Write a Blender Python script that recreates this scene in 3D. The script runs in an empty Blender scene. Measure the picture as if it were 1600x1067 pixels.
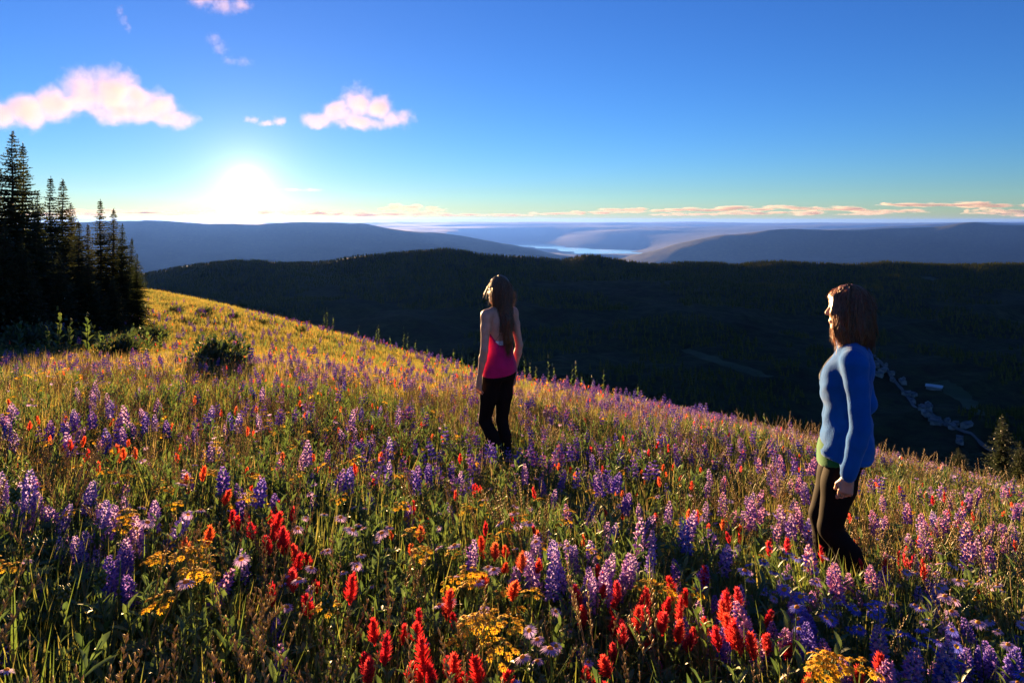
import bpy, math, random
import numpy as np
from mathutils import Vector, Matrix

# ------------------------------------------------------------------ camera, sky, sun, exposure
SC = bpy.context.scene
COL = SC.collection
R = math.radians
F = 1067.0          # focal length of the photograph in its own pixels (24 mm lens, 1600 px wide)
HOR = 345.0         # eye-level line of the photograph

cam_d = bpy.data.cameras.new('camera')
cam_d.lens = 24.0
cam_d.sensor_width = 36.0
cam_d.shift_y = -(533.5 - HOR) / 1600.0
cam_d.clip_start = 0.05
cam_d.clip_end = 500000.0
cam = bpy.data.objects.new('camera', cam_d)
cam.rotation_euler = (R(90), 0, 0)
COL.objects.link(cam)
SC.camera = cam

SUN_EL, SUN_AZ = R(2.9), R(-21.3)       # low over the horizon, to the left of the view axis
SUN_DIR = Vector((math.sin(SUN_AZ) * math.cos(SUN_EL), math.cos(SUN_AZ) * math.cos(SUN_EL), math.sin(SUN_EL)))

world = bpy.data.worlds.new('World')
SC.world = world
world.use_nodes = True
wn, wl = world.node_tree.nodes, world.node_tree.links
wn.clear()
def wnode(t, **kw):
    n = wn.new(t)
    for k, v in kw.items():
        setattr(n, k, v)
    return n
def wmath(op, a, b=None):
    n = wnode('ShaderNodeMath', operation=op)
    for i, x in enumerate((a, b)):
        if x is None:
            continue
        if isinstance(x, (int, float)):
            n.inputs[i].default_value = x
        else:
            wl.new(x, n.inputs[i])
    return n.outputs[0]
sky = wnode('ShaderNodeTexSky', sky_type='NISHITA', sun_disc=False)
sky.sun_elevation = SUN_EL
sky.sun_rotation = SUN_AZ
sky.altitude = 1600
sky.air_density = 1.0
sky.dust_density = 0.09
sky.ozone_density = 4.5
hsv = wnode('ShaderNodeHueSaturation')
hsv.inputs['Saturation'].default_value = 1.0
hsv.inputs['Hue'].default_value = 0.513
wl.new(sky.outputs[0], hsv.inputs['Color'])
bg = wnode('ShaderNodeBackground')
bg.inputs['Strength'].default_value = 0.050
wl.new(hsv.outputs[0], bg.inputs['Color'])
# the sun itself and the bright aureole of the air round it
geo = wnode('ShaderNodeTexCoord')
dot = wnode('ShaderNodeVectorMath', operation='DOT_PRODUCT')
nrm = wnode('ShaderNodeVectorMath', operation='NORMALIZE')
wl.new(geo.outputs['Generated'], nrm.inputs[0])
wl.new(nrm.outputs[0], dot.inputs[0])
dot.inputs[1].default_value = SUN_DIR
ang = wmath('ARCCOSINE', wmath('MINIMUM', dot.outputs['Value'], 0.9999999))
core = wmath('MULTIPLY', wmath('EXPONENT', wmath('MULTIPLY', wmath('POWER', wmath('DIVIDE', ang, R(0.7)), 2.0), -1.0)), 0.6)
halo = wmath('MULTIPLY', wmath('EXPONENT', wmath('MULTIPLY', wmath('DIVIDE', ang, R(1.7)), -1.0)), 0.17)
wide = wmath('MULTIPLY', wmath('EXPONENT', wmath('MULTIPLY', wmath('DIVIDE', ang, R(12.0)), -1.0)), 0.012)
bg2 = wnode('ShaderNodeBackground')
bg2.inputs['Color'].default_value = (1.0, 0.84, 0.58, 1)
wl.new(wmath('ADD', wmath('ADD', core, halo), wide), bg2.inputs['Strength'])
add = wnode('ShaderNodeAddShader')
wl.new(bg.outputs[0], add.inputs[0])
wl.new(bg2.outputs[0], add.inputs[1])
wout = wnode('ShaderNodeOutputWorld')
wl.new(add.outputs[0], wout.inputs['Surface'])

sun_d = bpy.data.lights.new('sun', 'SUN')
sun_d.energy = 5.0
sun_d.angle = R(0.5)
sun_d.color = (1.0, 0.61, 0.27)
sun = bpy.data.objects.new('sun', sun_d)
sun.rotation_euler = (-SUN_DIR).to_track_quat('-Z', 'Y').to_euler()
COL.objects.link(sun)

vs = SC.view_settings
vs.view_transform = 'Standard'
vs.look = 'None'
vs.gamma = 1.0
vs.exposure = 2.75
vs.use_curve_mapping = False
SC.render.engine = 'CYCLES'
cy = SC.cycles
cy.use_denoising = True
cy.max_bounces = 6
cy.diffuse_bounces = 3
cy.glossy_bounces = 2
cy.transmission_bounces = 3
cy.volume_bounces = 2
cy.transparent_max_bounces = 6
cy.volume_max_steps = 96
cy.sample_clamp_indirect = 4.0

# ------------------------------------------------------------------ helpers
def _hash(ix, iy, iz, seed):
    h = (ix * 374761393 + iy * 668265263 + iz * 2147483647 + seed * 974711) & 0xFFFFFFFF
    h = ((h ^ (h >> 13)) * 1274126177) & 0xFFFFFFFF
    h = ((h ^ (h >> 16)) * 2246822519) & 0xFFFFFFFF
    return ((h >> 8) & 0xFFFF) / 32767.5 - 1.0
def vnoise(x, y, z=0.0, seed=0):
    x, y, z = np.broadcast_arrays(np.asarray(x, float), np.asarray(y, float), np.asarray(z, float))
    ix, iy, iz = (np.floor(a).astype(np.int64) for a in (x, y, z))
    fx, fy, fz = x - ix, y - iy, z - iz
    fx, fy, fz = (f * f * (3 - 2 * f) for f in (fx, fy, fz))
    o = 0
    for dx in (0, 1):
        for dy in (0, 1):
            for dz in (0, 1):
                w = (fx if dx else 1 - fx) * (fy if dy else 1 - fy) * (fz if dz else 1 - fz)
                o = o + w * _hash(ix + dx, iy + dy, iz + dz, seed)
    return o
def fbm(x, y, z=0.0, oct=4, seed=0):
    o, a, f = 0, 1.0, 1.0
    for k in range(oct):
        o = o + a * vnoise(np.asarray(x) * f, np.asarray(y) * f, np.asarray(z) * f, seed + k * 17)
        a *= 0.5
        f *= 2.03
    return o

def np_mesh(name, verts, faces, mats=(), midx=None, smooth=False):
    """faces: (n,3) or (n,4) array, or a list of index tuples"""
    me = bpy.data.meshes.new(name)
    verts = np.asarray(verts, np.float32)
    me.vertices.add(len(verts))
    me.vertices.foreach_set('co', verts.ravel())
    if isinstance(faces, np.ndarray):
        n, k = faces.shape
        tot = np.full(n, k, np.int32)
        loops = faces.astype(np.int32).ravel()
    else:
        tot = np.array([len(f) for f in faces], np.int32)
        loops = np.array([i for f in faces for i in f], np.int32)
        n = len(faces)
    me.loops.add(len(loops))
    me.loops.foreach_set('vertex_index', loops)
    me.polygons.add(n)
    me.polygons.foreach_set('loop_start', (np.cumsum(tot) - tot).astype(np.int32))
    me.polygons.foreach_set('loop_total', tot)
    for m in mats:
        me.materials.append(m)
    if midx is not None:
        me.polygons.foreach_set('material_index', np.asarray(midx, np.int32))
    me.update(calc_edges=True)
    if smooth:
        me.polygons.foreach_set('use_smooth', np.ones(n, bool))
    me.validate()
    return me

def link(name, me, parent=None, loc=None, label=None, cat=None, group=None, kind=None):
    o = bpy.data.objects.new(name, me)
    COL.objects.link(o)
    if parent is not None:
        o.parent = parent
    if loc is not None:
        o.location = loc
    for k, v in (('label', label), ('category', cat), ('group', group), ('kind', kind)):
        if v:
            o[k] = v
    return o

class MB:
    """collects faces of several materials into one mesh"""
    def __init__(s):
        s.v, s.f, s.m = [], [], []
    def add(s, verts, faces, m=0):
        b = len(s.v)
        s.v.extend([tuple(p) for p in verts])
        s.f.extend([tuple(i + b for i in f) for f in faces])
        s.m.extend([m] * len(faces))
    def tube(s, pts, rad, sides=5, m=0, cap=True):
        pts = [Vector(p) for p in pts]
        ring = []
        vs_ = []
        for i, p in enumerate(pts):
            d = (pts[min(i + 1, len(pts) - 1)] - pts[max(i - 1, 0)]).normalized()
            u = d.orthogonal().normalized() if abs(d.z) < 0.9 else Vector((1, 0, 0)).cross(d).normalized()
            w = d.cross(u)
            r = rad[i] if isinstance(rad, (list, tuple)) else rad
            for k in range(sides):
                a = 2 * math.pi * k / sides
                vs_.append(p + (u * math.cos(a) + w * math.sin(a)) * r)
        fs = []
        for i in range(len(pts) - 1):
            for k in range(sides):
                a, b = i * sides + k, i * sides + (k + 1) % sides
                fs.append((a, b, b + sides, a + sides))
        if cap:
            fs.append(tuple(range(len(vs_) - sides, len(vs_))))
        s.add(vs_, fs, m)
    def blade(s, base, dirv, side, length, width, droop=0.0, seg=3, m=0, fold=0.0, shape=None):
        """a tapering leaf: base point, direction, side vector"""
        base, dirv, side = Vector(base), Vector(dirv).normalized(), Vector(side).normalized()
        up = dirv.cross(side).normalized()
        if up.z < 0:
            up = -up
        L, C, Rr = [], [], []
        for i in range(seg + 1):
            t = i / seg
            p = base + dirv * (length * t) + Vector((0, 0, -1)) * (droop * length * t * t)
            w = width * (shape(t) if shape else (math.sin(math.pi * (0.12 + 0.88 * t)) ** 0.8 if t < 1 else 0.0)) * 0.5
            lift = up * (abs(w) * fold)
            L.append(p - side * w + lift)
            C.append(p)
            Rr.append(p + side * w + lift)
        vs_, fs = [], []
        if fold:
            vs_ = L + C + Rr
            n = seg + 1
            for i in range(seg):
                fs.append((i, n + i, n + i + 1, i + 1))
                fs.append((n + i, 2 * n + i, 2 * n + i + 1, n + i + 1))
        else:
            vs_ = L[:-1] + Rr[:-1] + [C[-1]]
            n = seg
            for i in range(seg - 1):
                fs.append((i, n + i, n + i + 1, i + 1))
            fs.append((n - 1, 2 * n - 1, 2 * n))
        s.add(vs_, fs, m)
    def octa(s, c, ax, ay, az, m=0):
        c, ax, ay, az = Vector(c), Vector(ax), Vector(ay), Vector(az)
        s.add([c + ax, c - ax, c + ay, c - ay, c + az, c - az],
              [(0, 2, 4), (2, 1, 4), (1, 3, 4), (3, 0, 4), (2, 0, 5), (1, 2, 5), (3, 1, 5), (0, 3, 5)], m)
    def merge(s, o, mmap=None):
        b = len(s.v)
        s.v.extend(o.v)
        s.f.extend([tuple(i + b for i in f) for f in o.f])
        s.m.extend([mmap[m] if mmap else m for m in o.m])
    def mesh(s, name, mats, smooth=False):
        return np_mesh(name, np.array(s.v), s.f, mats, s.m, smooth)

# ------------------------------------------------------------------ materials
def new_mat(name):
    m = bpy.data.materials.new(name)
    m.use_nodes = True
    nt = m.node_tree
    nt.nodes.clear()
    out = nt.nodes.new('ShaderNodeOutputMaterial')
    return m, nt, out
def N(nt, t, **kw):
    n = nt.nodes.new(t)
    for k, v in kw.items():
        setattr(n, k, v)
    return n
def c4(c):
    return (c[0], c[1], c[2], 1.0)
def ramp(nt, fac, stops):
    r = N(nt, 'ShaderNodeValToRGB')
    e = r.color_ramp.elements
    while len(e) > 1:
        e.remove(e[0])
    e[0].position, e[0].color = stops[0][0], c4(stops[0][1])
    for p, c in stops[1:]:
        x = e.new(p)
        x.color = c4(c)
    nt.links.new(fac, r.inputs[0])
    return r.outputs[0]
def leaf_mat(name, cols, trans=0.4, noise=60.0, gloss=0.05, rough=0.45, var=0.25):
    """thin plant tissue: colours picked per plant, mottled along the leaf, light passing through"""
    m, nt, out = new_mat(name)
    L = nt.links
    oi = N(nt, 'ShaderNodeObjectInfo')
    n = len(cols)
    col = ramp(nt, oi.outputs['Random'], [((i + 0.5) / n, c) for i, c in enumerate(cols)]) if n > 1 else None
    tc = N(nt, 'ShaderNodeTexCoord')
    nz = N(nt, 'ShaderNodeTexNoise')
    nz.inputs['Scale'].default_value = noise
    nz.inputs['Detail'].default_value = 2.0
    L.new(tc.outputs['Object'], nz.inputs['Vector'])
    hs = N(nt, 'ShaderNodeHueSaturation')
    if col:
        L.new(col, hs.inputs['Color'])
    else:
        hs.inputs['Color'].default_value = c4(cols[0])
    mr = N(nt, 'ShaderNodeMapRange')
    mr.inputs['From Min'].default_value = 0.3
    mr.inputs['From Max'].default_value = 0.7
    mr.inputs['To Min'].default_value = 1 - var
    mr.inputs['To Max'].default_value = 1 + var
    L.new(nz.outputs['Fac'], mr.inputs['Value'])
    L.new(mr.outputs[0], hs.inputs['Value'])
    d = N(nt, 'ShaderNodeBsdfDiffuse')
    t = N(nt, 'ShaderNodeBsdfTranslucent')
    g = N(nt, 'ShaderNodeBsdfGlossy')
    g.inputs['Roughness'].default_value = rough
    L.new(hs.outputs[0], d.inputs['Color'])
    L.new(hs.outputs[0], t.inputs['Color'])
    m1 = N(nt, 'ShaderNodeMixShader')
    m1.inputs[0].default_value = trans
    L.new(d.outputs[0], m1.inputs[1])
    L.new(t.outputs[0], m1.inputs[2])
    m2 = N(nt, 'ShaderNodeMixShader')
    m2.inputs[0].default_value = gloss
    L.new(m1.outputs[0], m2.inputs[1])
    L.new(g.outputs[0], m2.inputs[2])
    L.new(m2.outputs[0], out.inputs['Surface'])
    return m
def solid_mat(name, cols, noise=8.0, rough=0.8, bump=0.0, detail=4.0, coord='Object', spec=0.3, bscale=None, bdist=0.01):
    m, nt, out = new_mat(name)
    L = nt.links
    tc = N(nt, 'ShaderNodeTexCoord')
    nz = N(nt, 'ShaderNodeTexNoise')
    nz.inputs['Scale'].default_value = noise
    nz.inputs['Detail'].default_value = detail
    L.new(tc.outputs[coord], nz.inputs['Vector'])
    n = len(cols)
    col = ramp(nt, nz.outputs['Fac'], [(0.3 + 0.4 * i / max(1, n - 1), c) for i, c in enumerate(cols)])
    p = N(nt, 'ShaderNodeBsdfPrincipled')
    p.inputs['Roughness'].default_value = rough
    p.inputs['Specular IOR Level'].default_value = spec
    L.new(col, p.inputs['Base Color'])
    if bump:
        b = N(nt, 'ShaderNodeBump')
        b.inputs['Strength'].default_value = bump
        b.inputs['Distance'].default_value = bdist
        nb = nz
        if bscale:
            nb = N(nt, 'ShaderNodeTexNoise')
            nb.inputs['Scale'].default_value = bscale
            nb.inputs['Detail'].default_value = 3
            L.new(tc.outputs[coord], nb.inputs['Vector'])
        L.new(nb.outputs['Fac'], b.inputs['Height'])
        L.new(b.outputs[0], p.inputs['Normal'])
    L.new(p.outputs[0], out.inputs['Surface'])
    return m

# geometry-node scattering, only for what nobody could count
def scatter(name, protos, pts, rot, scl, idx, label, cat):
    me = bpy.data.meshes.new(name)
    pts = np.asarray(pts, np.float32)
    me.vertices.add(len(pts))
    me.vertices.foreach_set('co', pts.ravel())
    a = me.attributes.new('rot', 'FLOAT_VECTOR', 'POINT')
    a.data.foreach_set('vector', np.asarray(rot, np.float32).ravel())
    a = me.attributes.new('scl', 'FLOAT', 'POINT')
    a.data.foreach_set('value', np.asarray(scl, np.float32))
    a = me.attributes.new('idx', 'INT', 'POINT')
    a.data.foreach_set('value', np.asarray(idx, np.int32))
    col = bpy.data.collections.new(name + '_kinds')
    for i, p in enumerate(protos):
        o = bpy.data.objects.new('%s_kind_%02d' % (name, i), p)
        col.objects.link(o)
    ng = bpy.data.node_groups.new(name + '_scatter', 'GeometryNodeTree')
    ng.interface.new_socket('Geometry', in_out='INPUT', socket_type='NodeSocketGeometry')
    ng.interface.new_socket('Geometry', in_out='OUTPUT', socket_type='NodeSocketGeometry')
    gi, go = ng.nodes.new('NodeGroupInput'), ng.nodes.new('NodeGroupOutput')
    ip = ng.nodes.new('GeometryNodeInstanceOnPoints')
    ci = ng.nodes.new('GeometryNodeCollectionInfo')
    ci.inputs['Collection'].default_value = col
    ci.inputs['Separate Children'].default_value = True
    ci.inputs['Reset Children'].default_value = True
    def attr(n, t):
        x = ng.nodes.new('GeometryNodeInputNamedAttribute')
        x.data_type = t
        x.inputs['Name'].default_value = n
        return x.outputs['Attribute']
    er = ng.nodes.new('FunctionNodeEulerToRotation')
    K = ng.links
    K.new(attr('rot', 'FLOAT_VECTOR'), er.inputs[0])
    K.new(gi.outputs[0], ip.inputs['Points'])
    K.new(ci.outputs[0], ip.inputs['Instance'])
    ip.inputs['Pick Instance'].default_value = True
    K.new(attr('idx', 'INT'), ip.inputs['Instance Index'])
    K.new(er.outputs[0], ip.inputs['Rotation'])
    K.new(attr('scl', 'FLOAT'), ip.inputs['Scale'])
    K.new(ip.outputs[0], go.inputs[0])
    o = link(name, me, label=label, cat=cat, kind='stuff')
    md = o.modifiers.new('scatter', 'NODES')
    md.node_group = ng
    return o
# ------------------------------------------------------------------ terrain: the meadow on the mountain's shoulder
def ray(px, py, d):
    return ((px - 800.0) / F * d, d, -(py - HOR) / F * d)
PL, PR = (-0.105, 5.5), (1.645, 3.35)            # where the two walkers stand
_ctl = [(0, 0, -1.30), (-3, 0, -1.05), (3, 0, -1.70), (0, -4, -0.85), (-5, -4, -0.4), (5, -4, -1.5), (-6, 3, -1.25), (5, 3, -2.35),
        (PL[0], PL[1], -2.10), (PR[0], PR[1], -1.97)]
_edge = [(240, 452, 50), (330, 470, 44), (400, 487, 40), (520, 517, 34), (650, 551, 29), (800, 592, 24), (950, 617, 21), (1200, 672, 17), (1400, 726, 14.5), (1600, 776, 12.5), (1900, 850, 10)]
_edge = [(e[0], e[1] + F * 0.3 / e[2], e[2]) for e in _edge]      # the rim seen is that of the plants, not of the soil
_ctl += [ray(*e) for e in _edge]
_ctl += [ray(e[0], e[1] + 12, e[2] * 1.35) for e in _edge] + [ray(e[0], e[1] + 70, e[2] * 2.0) for e in _edge]
_ctl += [ray(100, 535, 18), ray(350, 580, 12), ray(-60, 600, 10), ray(300, 492, 31), ray(-200, 500, 30), ray(-100, 470, 50), ray(60, 455, 60), ray(-100, 480, 90), ray(550, 590, 14), ray(1100, 690, 9)]
_ctl = np.array(_ctl)
def _tps(r2):
    return 0.5 * r2 * np.log(r2 + 1e-9)
_n = len(_ctl)
_A = np.zeros((_n + 3, _n + 3))
_d2 = ((_ctl[:, None, :2] - _ctl[None, :, :2]) ** 2).sum(-1)
_A[:_n, :_n] = _tps(_d2) + np.eye(_n) * 0.4
_A[:_n, _n], _A[:_n, _n + 1:] = 1, _ctl[:, :2]
_A[_n, :_n], _A[_n + 1:, :_n] = 1, _ctl[:, :2].T
_w = np.linalg.solve(_A, np.concatenate([_ctl[:, 2], np.zeros(3)]))
def ground(x, y):
    x, y = np.broadcast_arrays(np.asarray(x, float), np.asarray(y, float))
    sh = x.shape
    x, y = x.ravel(), y.ravel()
    out = np.empty(len(x))
    for i in range(0, len(x), 20000):
        xs, ys = x[i:i + 20000], y[i:i + 20000]
        r2 = (xs[:, None] - _ctl[None, :, 0]) ** 2 + (ys[:, None] - _ctl[None, :, 1]) ** 2
        out[i:i + 20000] = _tps(r2) @ _w[:_n] + _w[_n] + _w[_n + 1] * xs + _w[_n + 2] * ys
    out = out + 0.035 * fbm(x * 0.8, y * 0.8, 0, 3, 5) * np.clip((np.hypot(x, y)) / 4, 0.3, 1.5)
    return out.reshape(sh)
def g1(x, y):
    return float(ground(np.array([x]), np.array([y]))[0])

m_soil = solid_mat('meadow_soil', [(0.018, 0.02, 0.008), (0.05, 0.05, 0.018), (0.075, 0.06, 0.03)], noise=3.0, rough=1.0, bump=0.6, detail=8, spec=0.05, bdist=0.05)
gx = np.concatenate([np.arange(-70, -14, 1.0), np.arange(-14, 14, 0.35), np.arange(14, 36, 1.0)])
gy = np.concatenate([np.arange(-9, 16, 0.35), np.arange(16, 96, 1.0)])
GX, GY = np.meshgrid(gx, gy)
GZ = ground(GX, GY)
def grid_faces(nr, nc):
    i = np.arange(nr * nc).reshape(nr, nc)
    return np.stack([i[:-1, :-1], i[:-1, 1:], i[1:, 1:], i[1:, :-1]], -1).reshape(-1, 4)
link('meadow_ground', np_mesh('meadow_ground', np.stack([GX, GY, GZ], -1).reshape(-1, 3), grid_faces(*GX.shape), [m_soil], smooth=True), kind='structure')

# the hills below and beyond: one sheet from the foot of the meadow to the horizon
_cols = np.array([-1200, -200, 100, 230, 400, 560, 700, 800, 880, 940, 1000, 1060, 1120, 1200, 1280, 1350, 1430, 1520, 1600, 2000, 2900.])
def _row(d, pys):
    return d, np.array([-(p - HOR) / F * d for p in pys])
def _flat(d, zl, zr=None):
    zr = zl if zr is None else zr
    return d, np.interp(_cols, [-200, 1700], [zl, zr])
_rows = [
    _flat(30, -30), _flat(100, -62), _flat(300, -150, -175), _flat(600, -215, -300), _flat(900, -245, -385),
    (1200, np.interp(_cols, [-200, 400, 800, 1200, 1400, 1600, 2000], [-330, -335, -345, -360, -392, -402, -402])),
    (1500, np.interp(_cols, [-200, 400, 800, 1100, 1300, 1600, 2000], [-345, -345, -348, -355, -395, -398, -398])),
    (1900, np.interp(_cols, [-200, 400, 800, 1200, 1400, 1600, 2000], [-350, -348, -340, -345, -375, -372, -365])),
    (2400, np.interp(_cols, [-200, 400, 800, 1200, 1400, 1600, 2000], [-338, -318, -296, -306, -328, -318, -310])),
    (3000, np.interp(_cols, [-200, 400, 800, 1200, 1400, 1600, 2000], [-375, -298, -232, -262, -286, -274, -264])),
    _row(3600, [440, 440, 440, 428, 410, 397, 391, 396, 401, 399.5, 408, 410, 411, 409.5, 415, 421, 417, 413, 411, 406, 400]),
    _flat(4300, -330), _flat(5600, -620), _flat(14400, -1440),
    _row(18900, [372, 384, 384, 386, 388, 388, 396, 404, 412, 430, 428, 420, 412, 406, 402, 398, 394, 390, 390, 390, 390]),
    _row(22500, [343, 344, 345, 347, 349, 352, 366, 381, 400, 416, 401, 383, 370, 360, 358, 357, 351, 348, 351, 348, 348]),
    _flat(27000, -1510), _flat(30600, -1670),
    (39600, 1.8 * np.interp(_cols, [-1200, 500, 700, 800, 1000, 1090, 1250, 1430, 1520, 1600, 2900], [-330, -330, -560, -930, -930, -560, -330, -150, -40, -90, -90])),
    (52200, 1.8 * np.interp(_cols, [-1200, 500, 700, 780, 880, 960, 1100, 2900], [-300, -300, -420, -900, -620, -380, -380, -300])),
    _row(66600, [350, 350, 351, 352, 353, 354, 353.5, 352, 351, 350, 351, 352, 352, 352, 350, 350, 349, 348, 348, 350, 350]),
    _flat(90000, -216), _flat(104000, -460)]
_rows = [((r[0] * 0.6, r[1] * 0.6) if 250 < r[0] < 6000 else ((r[0] * 1.6, r[1] * 1.6) if r[0] > 6000 else r)) for r in _rows]
_rd = np.log(np.array([r[0] for r in _rows]))
_rz = np.array([r[1] for r in _rows])
def _smooth_interp(t, xs, ys):
    """row-wise monotone-ish cosine interpolation of ys (rows) at t"""
    k = np.clip(np.searchsorted(xs, t) - 1, 0, len(xs) - 2)
    f = np.clip((t - xs[k]) / (xs[k + 1] - xs[k]), 0, 1)
    e = np.where(t < np.log(2230), 0.1, 0.55)
    f = (1 - e) * f + e * f * f * (3 - 2 * f)
    return ys[k] * (1 - f)[:, None] + ys[k + 1] * f[:, None]
_ccx = np.linspace(-1200, 2900, 701)
_rzc = np.array([np.interp(_ccx, _cols, r) for r in _rz])
_ker = np.hanning(9); _ker /= _ker.sum()
_rzc = np.array([np.convolve(np.pad(r, 4, mode='edge'), _ker, 'valid') for r in _rzc])
def hill_grid(ds, pxs):
    z = _smooth_interp(np.log(ds), _rd, _rzc)
    z = np.array([np.interp(pxs, _ccx, r) for r in z])
    D = ds[:, None]
    X = (pxs[None, :] - 800) / F
    n = fbm(X * 7 + 3.1, np.log(D) * 7, 0, 5, 11)
    rid = 1 - np.abs(fbm(X * 4 - 8.0, np.log(D) * 5 + 2, 0, 4, 23)) * 1.4
    amp = np.interp(np.log(D), np.log([30, 180, 900, 2160, 25600, 36800, 57600, 115000, 166000]), [0.5, 4, 14, 22, 180, 240, 300, 250, 170])
    lakeband = np.clip(np.abs(np.log(D / 63400)) / 0.25 - 0.6, 0, 1)
    return z + amp * (0.5 * n + 0.65 * rid - 0.5) * (0.25 + 0.75 * lakeband)
hd = np.concatenate([np.geomspace(30, 540, 40), np.geomspace(560, 2600, 190), np.geomspace(2660, 166000, 260)])
hx = np.concatenate([np.linspace(-1200, -60, 60), np.linspace(-50, 1650, 640), np.linspace(1670, 2900, 60)])
HZ = hill_grid(hd, hx)
HX = (hx[None, :] - 800) / F * hd[:, None]
HY = np.repeat(hd[:, None], len(hx), 1)
def hill_z(x, y):
    d = np.clip(np.asarray(y, float), 31, 165000)
    px = np.asarray(x) / d * F + 800
    i = np.clip(np.searchsorted(hd, d) - 1, 0, len(hd) - 2)
    j = np.clip(np.searchsorted(hx, px) - 1, 0, len(hx) - 2)
    u, v = (d - hd[i]) / (hd[i + 1] - hd[i]), np.clip((px - hx[j]) / (hx[j + 1] - hx[j]), 0, 1)
    return (HZ[i, j] * (1 - u) * (1 - v) + HZ[i + 1, j] * u * (1 - v) + HZ[i, j + 1] * (1 - u) * v + HZ[i + 1, j + 1] * u * v)

def hills_mat():
    m, nt, out = new_mat('forested_hills')
    L = nt.links
    tc = N(nt, 'ShaderNodeTexCoord')
    def noise(s, det=4, rough=0.6):
        n = N(nt, 'ShaderNodeTexNoise')
        n.inputs['Scale'].default_value = s
        n.inputs['Detail'].default_value = det
        n.inputs['Roughness'].default_value = rough
        L.new(tc.outputs['Object'], n.inputs['Vector'])
        return n.outputs['Fac']
    a = ramp(nt, noise(0.006, 5, 0.65), [(0.3, (0.008, 0.014, 0.006)), (0.5, (0.018, 0.028, 0.009)), (0.6, (0.024, 0.034, 0.011)), (0.7, (0.036, 0.046, 0.015))])
    b = ramp(nt, noise(0.05, 4, 0.7), [(0.35, (0.35, 0.35, 0.35)), (0.65, (1.3, 1.3, 1.3))])
    mx = N(nt, 'ShaderNodeMix', data_type='RGBA', blend_type='MULTIPLY')
    mx.inputs['Factor'].default_value = 1.0
    L.new(a, mx.inputs['A'])
    L.new(b, mx.inputs['B'])
    p = N(nt, 'ShaderNodeBsdfPrincipled')
    p.inputs['Roughness'].default_value = 1.0
    p.inputs['Specular IOR Level'].default_value = 0.05
    L.new(mx.outputs['Result'], p.inputs['Base Color'])
    bu = N(nt, 'ShaderNodeBump')
    bu.inputs['Strength'].default_value = 0.6
    bu.inputs['Distance'].default_value = 8.0
    L.new(noise(0.03, 4, 0.7), bu.inputs['Height'])
    L.new(bu.outputs[0], p.inputs['Normal'])
    L.new(p.outputs[0], out.inputs['Surface'])
    return m
m_hills = hills_mat()
link('hills', np_mesh('hills', np.stack([HX, HY, HZ], -1).reshape(-1, 3), grid_faces(*HX.shape), [m_hills], smooth=True), kind='structure')

# the long lake far below
def lake():
    m, nt, out = new_mat('lake_water')
    p = N(nt, 'ShaderNodeBsdfPrincipled')
    p.inputs['Base Color'].default_value = (0.03, 0.06, 0.08, 1)
    p.inputs['Roughness'].default_value = 0.05
    p.inputs['IOR'].default_value = 1.33
    nz = N(nt, 'ShaderNodeTexNoise')
    nz.inputs['Scale'].default_value = 0.01
    tc = N(nt, 'ShaderNodeTexCoord')
    nt.links.new(tc.outputs['Object'], nz.inputs['Vector'])
    b = N(nt, 'ShaderNodeBump')
    b.inputs['Strength'].default_value = 0.02
    nt.links.new(nz.outputs['Fac'], b.inputs['Height'])
    nt.links.new(b.outputs[0], p.inputs['Normal'])
    nt.links.new(p.outputs[0], out.inputs['Surface'])
    SCL = 2.88
    mid = [(17200, 950, 75), (18200, 945, 62), (19300, 925, 50), (20300, 890, 34), (21300, 858, 30), (22600, 838, 40), (24500, 822, 42), (26500, 805, 34), (28500, 795, 26), (30000, 790, 18)]
    ds = np.geomspace(17200, 30000, 60)
    c = np.interp(ds, [a[0] for a in mid], [a[1] for a in mid]) + 5 * vnoise(ds * 0.0011, 0, 0, 3)
    w = np.interp(ds, [a[0] for a in mid], [a[2] for a in mid]) * (1 + 0.35 * vnoise(ds * 0.0016, 5, 0, 4))
    v = []
    for k in range(7):
        px = c + w * (k / 3 - 1)
        v.append(np.stack([(px - 800) / F * ds, ds, np.full_like(ds, -830.0)], -1) * SCL)
    v = np.stack(v, 1)
    return link('lake', np_mesh('lake', v.reshape(-1, 3), grid_faces(60, 7), [m]), kind='structure')
lake()

# the floor of the side valley: road, houses, clearings, and the forest over the hill
def hill_hit(px, py):
    d = np.geomspace(180, 2520, 900)
    zr = -(py - HOR) / F * d
    zt = hill_z((px - 800) / F * d, d)
    k = np.where(zt > zr)[0]
    d = d[k[0]] if len(k) else 1500.0
    x = (px - 800) / F * d
    return Vector((x, d, float(hill_z(np.array([x]), np.array([d]))[0])))
def drape(name, pts, widths, mat, lift):
    c = [hill_hit(*p) for p in pts]
    v = []
    n = 0
    rows_ = []
    for i in range(len(c) - 1):
        for k in range(10):
            t = k / 10
            rows_.append((c[i].lerp(c[i + 1], t), widths[i] * (1 - t) + widths[i + 1] * t))
    for i, (p, w) in enumerate(rows_):
        q = rows_[min(i + 1, len(rows_) - 1)][0] - rows_[max(i - 1, 0)][0]
        s = Vector((q.y, -q.x, 0)).normalized()
        w = w * (1 + 0.25 * float(vnoise(i * .6, 0, 0, 9)))
        for k in range(5):
            a = p + s * w * (k / 4 - .5)
            v.append((a.x, a.y, float(hill_z(np.array([a.x]), np.array([a.y]))[0]) + lift))
    return link(name, np_mesh(name, v, grid_faces(len(rows_), 5), [mat], smooth=True), kind='structure')
m_road = solid_mat('pale_road', [(0.06, 0.06, 0.06), (0.13, 0.125, 0.12)], noise=0.05, rough=0.9)
m_clear = solid_mat('cleared_grass', [(0.018, 0.034, 0.01), (0.035, 0.055, 0.015)], noise=0.03, rough=1.0)
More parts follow.
